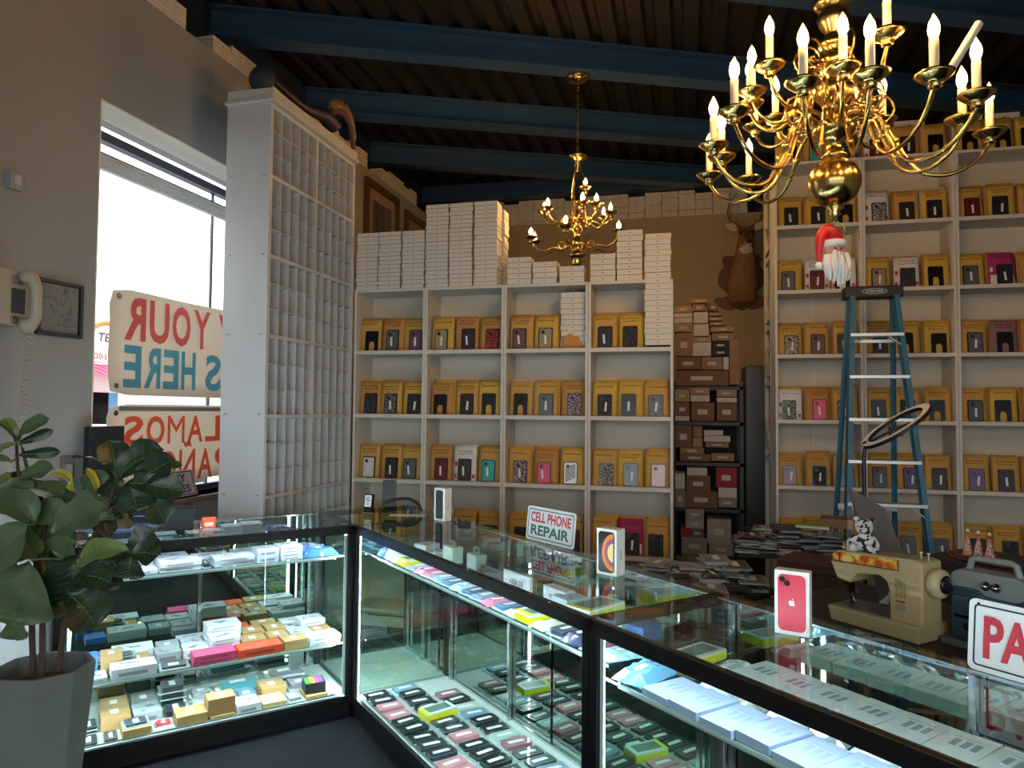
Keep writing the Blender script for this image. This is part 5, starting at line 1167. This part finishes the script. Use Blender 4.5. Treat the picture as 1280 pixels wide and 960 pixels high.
# ================================================================== STAFF SIDE
def locR(x, y, z): return loc('R', x, y, z)
TBL = mat((52, 46, 42), .5, noise=.1, nscale=8); aR = CASE['R'][1]
A = at_z(1034, 773, .80); B = at_z(1149, 807, .80); SD = (B-A); SL = SD.length; srz = math.atan2(SD.y, SD.x)
t = thing('work_table', 'dark work table behind the right counter under the sewing machine', 'table', tuple(A), srz)
MB().box(-.30, -.04, -.03, 1.5, .62, 0).build('tabletop', TBL, t, .003)
for x in (-.26, 1.42):
    for y in (0, .55): MB().box(x, y, -.80, x+.04, y+.04, -.03).build('leg', BLACK, t)
# sewing machine
t = thing('sewing_machine', 'beige sewing machine with an orange floral strip on the table behind the right counter', 'sewing machine', tuple(A+Vector((0, 0, .001))), srz)
BEI = mat((188, 168, 122), .38, noise=.02, nscale=6); L = SL; FR = lambda y: frame((0, y, 0), (1, 0, 0), (0, 0, 1))
b = MB(); b.prism([(.015, 0), (L, 0), (L+.0, .055), (0, .052)], -.17, 0, 0, FR(0)); b.build('base', BEI, t, .006)
poly = [(L, .05), (L, .262), (L-.03, .268), (.03, .252), (.005, .235), (0, .205), (.025, .150), (.078, .142), (.105, .18), (.19, .192), (.215, .18), (.225, .155), (.228, .05)]
MB().prism(poly, -.135, -.02, 0, FR(0)).build('arm_body', BEI, t, .010, 3)
fm = bpy.data.materials.new('floral'); fm.use_nodes = True; nt = fm.node_tree; bs = nt.nodes['Principled BSDF']; tc = nt.nodes.new('ShaderNodeTexCoord'); nz = nt.nodes.new('ShaderNodeTexNoise'); nz.inputs['Scale'].default_value = 38; nz.inputs['Detail'].default_value = 3
rp = nt.nodes.new('ShaderNodeValToRGB'); e = rp.color_ramp.elements; e[0].position = .38; e[0].color = lin((196, 84, 20)); e[1].position = .62; e[1].color = lin((236, 214, 110)); q = e.new(.5); q.color = lin((224, 140, 20))
nt.links.new(tc.outputs['Object'], nz.inputs['Vector']); nt.links.new(nz.outputs['Fac'], rp.inputs[0]); nt.links.new(rp.outputs[0], bs.inputs['Base Color']); bs.inputs['Roughness'].default_value = .3
b = MB(); b.add([FR(.0205-.002-.0) @ Vector(p) for p in [(.010, .212, .0), (.262, .222, 0), (.262, .258, 0), (.03, .246, 0), (.010, .235, 0)]], [(0, 1, 2, 3, 4)])
b.v = [(x, .0185, z) for x, y, z in b.v]
b.build('floral_strip', fm, t)
b = MB()
for p, q in (((.010, .212), (.262, .222)), ((.010, .212), (.010, .236)), ((.262, .222), (.262, .258)), ((.04, .212), (.04, .246))): b.tube([(p[0], .018, p[1]), (q[0], .018, q[1])], .0016, 5)
b.build('strip_trim', BLACK, t)
b = MB(); Mx = Matrix.Translation((L+.002, .075, .195)) @ Matrix.Rotation(PI/2, 4, 'Y'); b.lathe([(.03, 0), (.046, .004), (.048, .02), (.046, .036), (.03, .04)], 24, 0, Mx); b.build('handwheel', mat((196, 180, 140), .35), t); MB().lathe([(.028, .040), (.03, .046), (.012, .05)], 18, 0, Mx).build('wheel_hub', BLACK, t)
b = MB(); b.lathe([(.006, .055), (.006, .15)], 8, 0, Matrix.Translation((.05, .07, 0))); b.lathe([(.0015, .056), (.0015, .09)], 6, 0, Matrix.Translation((.062, .065, 0))); b.box(.035, .05, .062, .065, .09, .067); b.box(.04, .06, .1, .07, .08, .145); b.build('needle_bar', CHROME, t)
MB().box(.012, .02, .0525, .225, .15, .056).build('bed_plate', mat((130, 126, 112), .35, .5, noise=.3, nscale=30), t)
b = MB()
for x in (.255, .268, .281): b.box(x, .0165, .135, x+.006, .0195, .19)
b.box(.25, .0165, .17, .265, .0195, .195); b.box(.252, .0165, .09, .285, .0195, .112, 1); b.box(.255, .0165, .118, .284, .0195, .124, 2); b.build('stitch_panel', [mat((150, 134, 96), .4), mat((160, 150, 120), .4), mat((170, 60, 40), .5)], t)
b = MB()
for x in (.31, .335): b.lathe([(.003, .26), (.003, .285), (.006, .286), (.006, .29)], 8, 0, Matrix.Translation((x, .07, 0)))
b.build('spool_pin', mat((210, 206, 196), .4), t)
b = MB()
for i in range(4): b.tube(spline([(.10+.01*i, .16, .06), (.14, .19, .10+.012*i), (.19, .20, .09+.01*i), (.22, .18, .06)], 5), .004, 6)
b.build('power_cable', mat((190, 188, 180), .5), t)
SW = lambda x, y, z: A+Matrix.Rotation(srz, 3, 'Z') @ Vector((x, y, z))
# teddy
t = thing('plush_leopard', 'small spotted black and white plush leopard sitting on the sewing machine', 'soft toy', tuple(SW(.10, .075, .2525)), -.45)
m = MB(); m.sphere((0, 0, .035), (.033, .03, .036), 14, 10); m.sphere((0, -.006, .088), (.032, .03, .029), 16, 12); m.sphere((0, -.036, .080), (.016, .013, .012), 10, 8)
for s in (-1, 1):
    m.sphere((s*.026, 0, .114), (.011, .007, .011), 10, 8); m.tube([(s*.028, -.004, .052), (s*.045, -.02, .03), (s*.042, -.032, .012)], [.012, .012, .012], 8); m.sphere((s*.042, -.034, .012), .013, 8, 6); m.tube([(s*.02, -.01, .016), (s*.028, -.045, .014)], [.016, .015], 8); m.sphere((s*.028, -.05, .018), (.014, .012, .017), 8, 6)
me = remesh(m, .0045, 2); me.materials.append(spots_mat((206, 202, 194), (34, 32, 32), 46, .55, 'leopard_plush')); inst('body', me, t, (0, 0, .003))
for s in (-1, 1): MB().sphere((s*.012, -.033, .094), .0035, 8, 6).build('eye', BLACK, t)
MB().sphere((0, -.050, .084), (.005, .004, .0035), 8, 6).build('nose', mat((70, 40, 40), .4), t)
t = thing('flower_clip', 'small orange and yellow cloth flower lying beside the plush leopard', 'flower', tuple(SW(.045, .07, .251)), srz)
b = MB(); fr_ = random.Random(5)
for i in range(16):
    a = fr_.random()*6.28; r = fr_.uniform(.004, .022); b.sphere((r*math.cos(a), r*math.sin(a), .008+fr_.uniform(0, .016)), (.008, .005, .006), 8, 6, i % 2)
b.build('petals', [mat((206, 120, 40), .8), mat((216, 190, 120), .8)], t)
# film projector
P0 = at_z(1189, 803, .80); t = thing('film_projector', 'grey and teal portable film projector with a carry handle beside the sewing machine', 'projector', tuple(P0+Vector((0, 0, .0))), srz+.05)
TEAL = mat((44, 66, 76), .4, noise=.05, nscale=6); GRY = mat((132, 138, 136), .38)
MB().box(-.02, -.03, 0, .22, .13, .022).build('foot', mat((92, 92, 88), .6), t, .003)
MB().prism([(0, .024), (.19, .024), (.20, .04), (.20, .15), (.19, .168), (.10, .172), (.08, .19), (.012, .19), (0, .178)], -.12, 0, 0, frame((0, 0, 0), (1, 0, 0), (0, 0, 1))).build('case', TEAL, t, .008, 3)
MB().prism([(.018, .03), (.10, .03), (.105, .04), (.105, .15), (.09, .165), (.02, .165), (.012, .155), (.012, .04)], 0, .022, 0, frame((0, 0, 0), (1, 0, 0), (0, 0, 1))).build('front_cover', TEAL, t, .005)
MB().prism(rrect(.225, .075, .035, 8, .105, .205), -.10, -.01, 0, frame((0, 0, 0), (1, 0, 0), (0, 0, 1))).build('top_housing', GRY, t, .006, 3)
hd = MB(); hp = [(.035, .05, .235), (.045, .05, .275), (.06, .05, .281), (.16, .05, .281), (.175, .05, .275), (.185, .05, .235)]; hd.tube(hp, .011, 8); hd.build('carry_handle', GRY, t)
b = MB()
for x in (.105, .135): b.lathe([(.015, 0), (.015, .008), (.008, .012), (.008, .02)], 14, 0, Matrix.Translation((x, .009, .205)) @ Matrix.Rotation(PI/2, 4, 'X'))
b.build('control_knob', CHROME, t)
b = MB(); b.box(.022, -.0235, .095, .098, -.0215, .105); b.lathe([(.011, 0), (.011, .003)], 12, 1, Matrix.Translation((.06, -.022, .07)) @ Matrix.Rotation(PI/2, 4, 'X')); b.build('badge', [CHROME, BLACK], t)
P1 = at_z(1262, 790, .80); 
for i in range(16):
    tag(MB().box(0, 0, 0, .30, .24, .009).build('cardboard_sheet', mat((150+4*(i % 3), 132, 112), .8), None, 0, 2, tuple(P1+Vector((.10+.005*math.sin(i*2.3), .06+.004*math.cos(i*1.7), .0092*i)))), '%s flat cardboard sheet from the bottom of the pile beside the projector' % ORD[i], 'cardboard', 'cardboard sheets beside the projector').rotation_euler.z = srz
t = thing('storage_crate', 'dark crate beneath the cardboard sheets', 'crate', (0, 0, 0)) if False else None
# laptop lid / tilted panel behind
cs = [at_y(1060, 611, 3.28), at_y(1105, 637, 3.26), at_y(1128, 700, 3.16), at_y(1083, 692, 3.16)]
for (a_, b_) in ((1, 2), (0, 3)): cs[b_] = cs[a_]+(cs[b_]-cs[a_])*((cs[a_].z-.815)/(cs[a_].z-cs[b_].z))
cen = sum(cs, Vector())/4; t = thing('tilted_panel', 'flat grey panel with a pale edge leaning behind the plush leopard', 'panel', tuple(cen))
u = (cs[1]-cs[0]); vv = (cs[3]-cs[0]); nn = u.cross(vv).normalized()*.014
b = MB(); v = [c-cen for c in cs]+[c-cen-nn for c in cs]; b.add(v, [(0, 1, 2, 3), (7, 6, 5, 4), (0, 4, 5, 1), (1, 5, 6, 2), (2, 6, 7, 3), (3, 7, 4, 0)]); b.build('panel', mat((92, 90, 88), .5), t)
b = MB(); b.tube([v[1], v[2]], .011, 4); b.build('edge_strip', mat((168, 168, 166), .4), t)
# packing table and its heaps
t = thing('packing_table', 'dark table heaped with sleeves in front of the tall bookcases', 'table', (.58, 4.68, 0), 0); 
MB().box(-.29, -.25, .70, .27, .25, .73).build('tabletop', TBL, t, .003)
for x in (-.28, .22):
    for y in (-.24, .20): MB().box(x, y, 0, x+.04, y+.04, .70).build('leg', BLACK, t)
t = thing('packing_table', 'low dark table of sleeves between the counters and the storage rack', 'table', (.02, 3.76, 0), -.74)
MB().box(-.32, -.25, .66, .32, .25, .69).build('tabletop', TBL, t, .003)
for x in (-.30, .26):
    for y in (-.23, .19): MB().box(x, y, 0, x+.04, y+.04, .66).build('leg', BLACK, t)
hr = random.Random(9)
SC = [(70, 66, 66), (120, 116, 116), (52, 48, 50), (150, 144, 144), (90, 78, 78), (40, 38, 40), (176, 170, 170), (86, 84, 90)]
SLV = [goods_mesh(('bag', 'pack', 'print', 'pack')[i % 4], .12+.02*(i % 3), .19+.02*(i % 2), (.009, .012, .011)[i % 3], SC[i], None) for i in range(8)]
def heap(c, rz, n, sx, sy, z, lab, grp, h=.011):
    cells = {}
    for i in range(n):
        x, y = hr.uniform(-sx, sx), hr.uniform(-sy, sy); key = (round(x/.11), round(y/.14)); k = cells.get(key, 0); cells[key] = k+1
        p = Vector(c)+Matrix.Rotation(rz, 3, 'Z') @ Vector((key[0]*.11+hr.uniform(-.02, .02), key[1]*.14+hr.uniform(-.02, .02), 0)); p.z = z+.0128*k
        o = inst('plastic_sleeve', SLV[hr.randrange(8)], None, p, hr.uniform(-.3, .3)); tag(o, lab, 'packet', grp); o.rotation_euler.x = hr.uniform(-.05, .05)
heap((.58, 4.64, 0), 0, 110, .26, .20, .731, 'crumpled plastic sleeve in the heap on the packing table before the tall bookcases', 'sleeves heaped on the packing table')
heap((.03, 3.75, 0), -.74, 80, .24, .16, .691, 'dark plastic sleeve in the heap on the low table behind the counters', 'sleeves heaped on the low table')
p = at_d(1052, 652, 4.0); t = thing('mailing_box', 'brown box with a pale band lying atop the sleeve heap beside the ladder', 'box', (p.x, p.y, p.z-.03), -.2)
MB().box(-.11, -.08, 0, .11, .08, .05).build('body', mat((120, 92, 66), .7, noise=.1, nscale=9), t, .003); MB().box(.03, -.0815, -.0, .06, .0815, .0515).build('band', mat((176, 152, 110), .5), t)
p2 = at_d(1020, 655, 4.0); t = thing('green_wallet', 'lime green folder sticking out of the sleeve heap', 'folder', (p2.x, p2.y, p2.z-.02), -.3)
MB().box(-.10, -.07, 0, .08, .07, .018).build('cover', mat((120, 168, 66), .5), t, .003); MB().box(-.095, -.072, .004, .075, -.066, .014).build('pages', mat((200, 200, 190), .7), t)
p3 = at_d(1030, 715, 3.3); t = thing('brown_case', 'brown leather case lying below the sleeve heap beside the red phone box', 'case', (.63, 3.84, .69), -.5)
MB().box(-.16, -.12, 0, .16, .12, .14).build('body', mat((74, 46, 36), .45, noise=.15, nscale=10), t, .012); MB().box(-.162, -.122, .085, .162, .122, .092).build('seam', mat((40, 26, 22), .5), t); MB().box(-.03, -.126, .07, .03, -.118, .10).build('clasp', mat((150, 120, 80), .3, 1), t)
t = thing('side_table', 'dark low stand under the brown leather case', 'stand', (.63, 3.84, 0), -.5)
MB().box(-.165, -.13, .66, .165, .13, .69).build('top', TBL, t, .003); MB().box(-.14, -.11, 0, .14, .11, .66).build('cabinet', BLACK, t)
# ring light
c = at_d(1120, 533, 3.55); V_ = ray(1120, 533).normalized(); R_ = V_.cross(Vector((0, 0, 1))).normalized(); U_ = R_.cross(V_)
t = thing('ring_light', 'tilted white ring light on a thin black stand before the stepladder', 'lamp', (c.x, c.y, 0))
e1 = (R_*.82+U_*.57).normalized(); e2 = ((U_*.82-R_*.57)*.22+V_*.97).normalized(); nrm = e1.cross(e2).normalized()
cc = Vector((0, 0, c.z)); rr = .165
ring = MB(); v = []; f = []; N = 48
for i in range(N):
    a = 2*PI*i/N; d = e1*math.cos(a)+e2*math.sin(a)
    for (r, h) in ((rr-.018, -.008), (rr+.018, -.008), (rr+.018, .010), (rr-.018, .010)): v.append(cc+d*r+nrm*h)
def rings(js, mi):
    for i in range(N):
        i2 = (i+1) % N
        for j in js: ring.f.append((4*i+j, 4*i2+j, 4*i2+(j+1) % 4, 4*i+(j+1) % 4)); ring.m.append(mi); ring.s.append(False)
ring.v = [tuple(x) for x in v]; rings((0, 1, 2, 3), 0)
for i in range(len(ring.f)): ring.m[i] = 1 if i % 4 in (2, 0) else 0
ring.build('ring', [mat((28, 28, 30), .4), mat((236, 236, 246), .35)], t)
j = cc-e1*rr; pole = MB(); pole.tube([j, j+Vector((-.01, 0, -.06)), Vector((j.x-.01, j.y, .72))], .010, 8); pole.build('stand_pole', BLACK, t)
MB().lathe([(.10, 0), (.10, .012), (.02, .022), (.011, .03), (.010, .74)], 20, 0, Matrix.Translation((j.x-.01, j.y, 0))).build('round_base', BLACK, t)
b = MB(); b.tube([cc-e1*rr*.9, cc+e2*-.03, cc+e1*rr*.5-nrm*.03], .007, 6); b.box(cc.x-.03, cc.y-.015, cc.z-.05, cc.x+.03, cc.y+.015, cc.z-.0); b.sphere(j, .018, 10, 6); b.build('phone_clamp', BLACK, t)
# three glitter trees on a sled, on a dark stand
q = at_d(1225, 703, 3.1); t = thing('sled_ornament', 'red brown wooden sled carrying three small glittering cone trees', 'ornament', tuple(q), srz)
b = MB()
for y in (-.03, .03): b.tube(spline([(-.13, y, .05), (-.10, y, .012), (0, y, .006), (.13, y, .006)], 5), .006, 6)
b.box(-.09, -.04, .018, .12, .04, .024); b.build('sled', mat((104, 54, 38), .5), t)
for i in range(3):
    x = -.05+.05*i; tr = MB(); rr_ = random.Random(i); pr_ = [(.004+.020*(1-k/9)*(1 if k % 2 == 0 else .82), .025+.085*k/9) for k in range(10)]
    tr.lathe(pr_, 12); o = tr.build('tree', spots_mat((206, 170, 160), (150, 90, 84), 160, .52, 'glitter'), t, loc=(x, -.01*i, 0)); MB().lathe([(.002, .108), (.003, .125)], 6).build('red_tip', mat((190, 40, 40), .5), o); MB().sphere((0, 0, .131), .008, 8, 6).build('pearl', mat((226, 220, 214), .3), o)
t = thing('low_cabinet', 'dark low cabinet under the sled ornament', 'cabinet', (q.x+.1, q.y+.05, 0), srz)
MB().box(-.26, -.16, 0, .45, .25, q.z-.003).build('carcass', mat((40, 38, 40), .5), t, .004); MB().box(-.24, -.168, .05, .42, -.16, q.z-.05).build('door', mat((46, 44, 46), .5), t, .003)

# ================================================================== FIG TREE IN ITS POT
def fig():
    Z0 = 2.6; pc = at_d(55, 841, Z0); zr = .605; base = Vector((pc.x, pc.y, 0))
    t = thing('potted_fig_tree', 'leafy fiddle leaf fig in a grey faceted planter left of the counters', 'plant', tuple(base))
    CON = mat((100, 108, 102), .8, noise=.06, nscale=9, bump=.06, bscale=40)
    b = MB(); N = 8; oct_ = lambda r: [(r*math.cos(PI/8+i*PI/4+.2), r*math.sin(PI/8+i*PI/4+.2)) for i in range(N)]
    rings = [(.112, 0), (.168, zr), (.150, zr), (.140, zr-.10)]; v = []; f = []
    for r, z in rings: v += [(x, y, z) for x, y in oct_(r)]
    for k in range(3):
        for i in range(N): f.append((k*N+i, k*N+(i+1) % N, (k+1)*N+(i+1) % N, (k+1)*N+i))
    f.append(tuple(range(N))[::-1]); b.add(v, f); b.build('pot', CON, t, .003)
    b = MB(); b.add([(x, y, zr-.07) for x, y in oct_(.145)]+[(0, 0, zr-.055)], [(i, (i+1) % N, N) for i in range(N)]); b.build('soil', mat((96, 78, 58), .95, noise=.3, nscale=40, bump=.6, bscale=60), t)
    W = lambda px, py, dz=0: at_d(px, py, Z0+dz)-base
    BRK = mat((72, 58, 48), .85, noise=.2, nscale=20)
    stems = [([(42, 842, .0), (40, 770, .0), (45, 705, .02), (42, 645, .05), (24, 595, .08), (21, 555, .08)], .011),
             ([(53, 846, -.05), (53, 770, -.04), (50, 690, -.03), (58, 640, -.02), (38, 598, 0), (28, 560, 0)], .011),
             ([(74, 838, -.02), (79, 790, -.04), (86, 742, -.07), (100, 695, -.12), (128, 652, -.18), (146, 600, -.22)], .011),
             ([(88, 745, -.06), (92, 670, -.04), (91, 620, -.04), (92, 580, -.05)], .005), ([(122, 660, -.16), (150, 688, -.22), (166, 692, -.25)], .006), ([(128, 652, -.18), (155, 622, -.24), (172, 606, -.26)], .006)]
    SP = []
    for pts, r in stems:
        sp = spline([W(*p) for p in pts], 5); SP += sp; MB().tube(sp, [r*(1-.55*i/len(sp)) for i in range(len(sp))], 8).build('stem', BRK, t)
    G1_, G2_, G3_, YG, BRN = [], [], [], [], []
    lv = MB(); lr = random.Random(31); toC = (Vector((0, 0, EYE))-(base+Vector((0, 0, 1)))).normalized()
    prof = [(0, .05), (.08, .34), (.2, .56), (.34, .66), (.48, .80), (.62, .96), (.76, 1.0), (.88, .84), (.96, .50), (1, .12)]
    def leaf(bx, by, tx, ty, wpx, mi, dz=0, tilt=0, bend=.12, dzt=0):
        a = W(bx, by, dz); c = W(tx, ty, dz+dzt); ax = c-a; Ln = ax.length; ax.normalize()
        n = (toC*.75+Vector((0, 0, .65))+Vector((lr.uniform(-.2, .2), lr.uniform(-.2, .2), 0))).normalized()
        n = (n-ax*n.dot(ax)).normalized(); n = Matrix.Rotation(tilt, 3, ax) @ n; sd = ax.cross(n).normalized()
        wd = wpx*Z0/F*.57; cols = 6; v = []; ph = lr.uniform(0, 6)
        for (tt, ww) in prof:
            for k in range(cols+1):
                s = k/cols*2-1; w_ = wd*ww*s
                off = Ln*bend*(4*tt*(1-tt))*.9-Ln*bend*1.2*tt*tt + abs(s)*wd*.26 - .006*math.cos(3*PI*s)*0 + wd*.10*abs(s)*math.sin(tt*14+ph+s)
                off += .05*wd*math.cos(tt*26)*(1-abs(s))*.5
                v.append(a+ax*(Ln*tt)+sd*w_+n*off)
        f = []; n_ = cols+1
        for i in range(len(prof)-1):
            for k in range(cols): f.append((i*n_+k, i*n_+k+1, (i+1)*n_+k+1, (i+1)*n_+k))
        lv.add(v, f, mi, None, True)
        mid = [v[i*n_+cols//2]+n*.0012 for i in range(len(prof))]; lv.tube(mid, [.0020*(1-.8*i/len(mid)) for i in range(len(mid))], 5, 5)
        if wpx > 20:
            for i in range(1, len(prof)-2):
                for s in (0, cols):
                    p0 = v[i*n_+cols//2]; p1 = v[(i+1)*n_+(1 if s == 0 else cols-1)]; pm = v[i*n_+(2 if s == 0 else cols-2)].lerp(v[(i+1)*n_+(2 if s == 0 else cols-2)], .5)
                    lv.tube([p0+n*.001, pm+n*.001, p1+n*.0012], [.0008, .0006, .0003], 3, 5, None, False)
        q = min(SP, key=lambda s_: (s_-a).length+ (0 if s_.z < a.z else .05)); 
        lv.tube(spline([q, q.lerp(a, .5)+Vector((0, 0, .01)), a], 4), .0032, 6, 6)
    # (base, tip, width, tone, depth, tilt)
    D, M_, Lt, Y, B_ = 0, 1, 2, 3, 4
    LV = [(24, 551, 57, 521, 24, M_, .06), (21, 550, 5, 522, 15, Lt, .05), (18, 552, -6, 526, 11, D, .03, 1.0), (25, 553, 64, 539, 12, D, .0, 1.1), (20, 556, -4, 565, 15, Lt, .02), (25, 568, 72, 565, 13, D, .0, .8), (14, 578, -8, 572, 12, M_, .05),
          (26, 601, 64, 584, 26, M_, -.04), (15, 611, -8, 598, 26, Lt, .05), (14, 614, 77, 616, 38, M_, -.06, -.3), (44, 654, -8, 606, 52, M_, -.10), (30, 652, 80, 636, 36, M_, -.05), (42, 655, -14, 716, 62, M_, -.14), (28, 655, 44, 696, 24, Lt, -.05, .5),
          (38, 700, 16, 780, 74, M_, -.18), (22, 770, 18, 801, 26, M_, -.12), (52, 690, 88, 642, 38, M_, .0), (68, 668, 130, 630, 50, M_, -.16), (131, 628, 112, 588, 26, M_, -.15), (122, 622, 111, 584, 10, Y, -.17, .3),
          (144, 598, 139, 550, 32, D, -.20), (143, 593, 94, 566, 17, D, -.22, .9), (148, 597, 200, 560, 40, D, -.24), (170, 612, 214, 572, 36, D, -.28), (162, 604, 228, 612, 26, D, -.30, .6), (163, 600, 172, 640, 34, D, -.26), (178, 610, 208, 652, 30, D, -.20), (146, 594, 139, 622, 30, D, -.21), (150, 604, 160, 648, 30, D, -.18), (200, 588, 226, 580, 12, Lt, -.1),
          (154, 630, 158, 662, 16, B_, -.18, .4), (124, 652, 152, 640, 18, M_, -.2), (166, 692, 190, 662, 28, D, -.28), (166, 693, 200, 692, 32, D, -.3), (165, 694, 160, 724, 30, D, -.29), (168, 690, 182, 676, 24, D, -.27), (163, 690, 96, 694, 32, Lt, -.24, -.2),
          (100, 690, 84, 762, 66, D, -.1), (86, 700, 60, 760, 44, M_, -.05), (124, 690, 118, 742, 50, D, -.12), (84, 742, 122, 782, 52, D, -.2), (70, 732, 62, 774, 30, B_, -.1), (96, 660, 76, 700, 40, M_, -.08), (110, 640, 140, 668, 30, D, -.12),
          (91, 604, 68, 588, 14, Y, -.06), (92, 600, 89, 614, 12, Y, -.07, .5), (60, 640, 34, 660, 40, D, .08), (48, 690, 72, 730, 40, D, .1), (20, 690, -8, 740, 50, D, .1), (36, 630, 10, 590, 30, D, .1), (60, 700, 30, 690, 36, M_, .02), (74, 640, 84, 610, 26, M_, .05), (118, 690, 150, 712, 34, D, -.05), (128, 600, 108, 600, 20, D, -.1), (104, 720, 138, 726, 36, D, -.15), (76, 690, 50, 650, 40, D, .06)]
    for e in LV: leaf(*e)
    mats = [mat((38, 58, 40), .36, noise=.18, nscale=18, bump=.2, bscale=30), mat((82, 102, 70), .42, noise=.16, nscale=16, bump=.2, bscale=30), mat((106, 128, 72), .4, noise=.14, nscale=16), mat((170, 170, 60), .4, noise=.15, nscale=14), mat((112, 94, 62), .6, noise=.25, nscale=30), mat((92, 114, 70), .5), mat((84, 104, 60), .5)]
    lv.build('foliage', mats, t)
fig()

# ================================================================== RENDER LOOK
scene.view_settings.view_transform = 'Standard'; scene.view_settings.look = 'None'; scene.view_settings.gamma = 1
scene.view_settings.use_curve_mapping = False; scene.view_settings.exposure = EXPO
try:
    scene.cycles.transparent_max_bounces = 32; scene.cycles.max_bounces = 10; scene.cycles.glossy_bounces = 6; scene.cycles.sample_clamp_indirect = 6
except Exception: pass
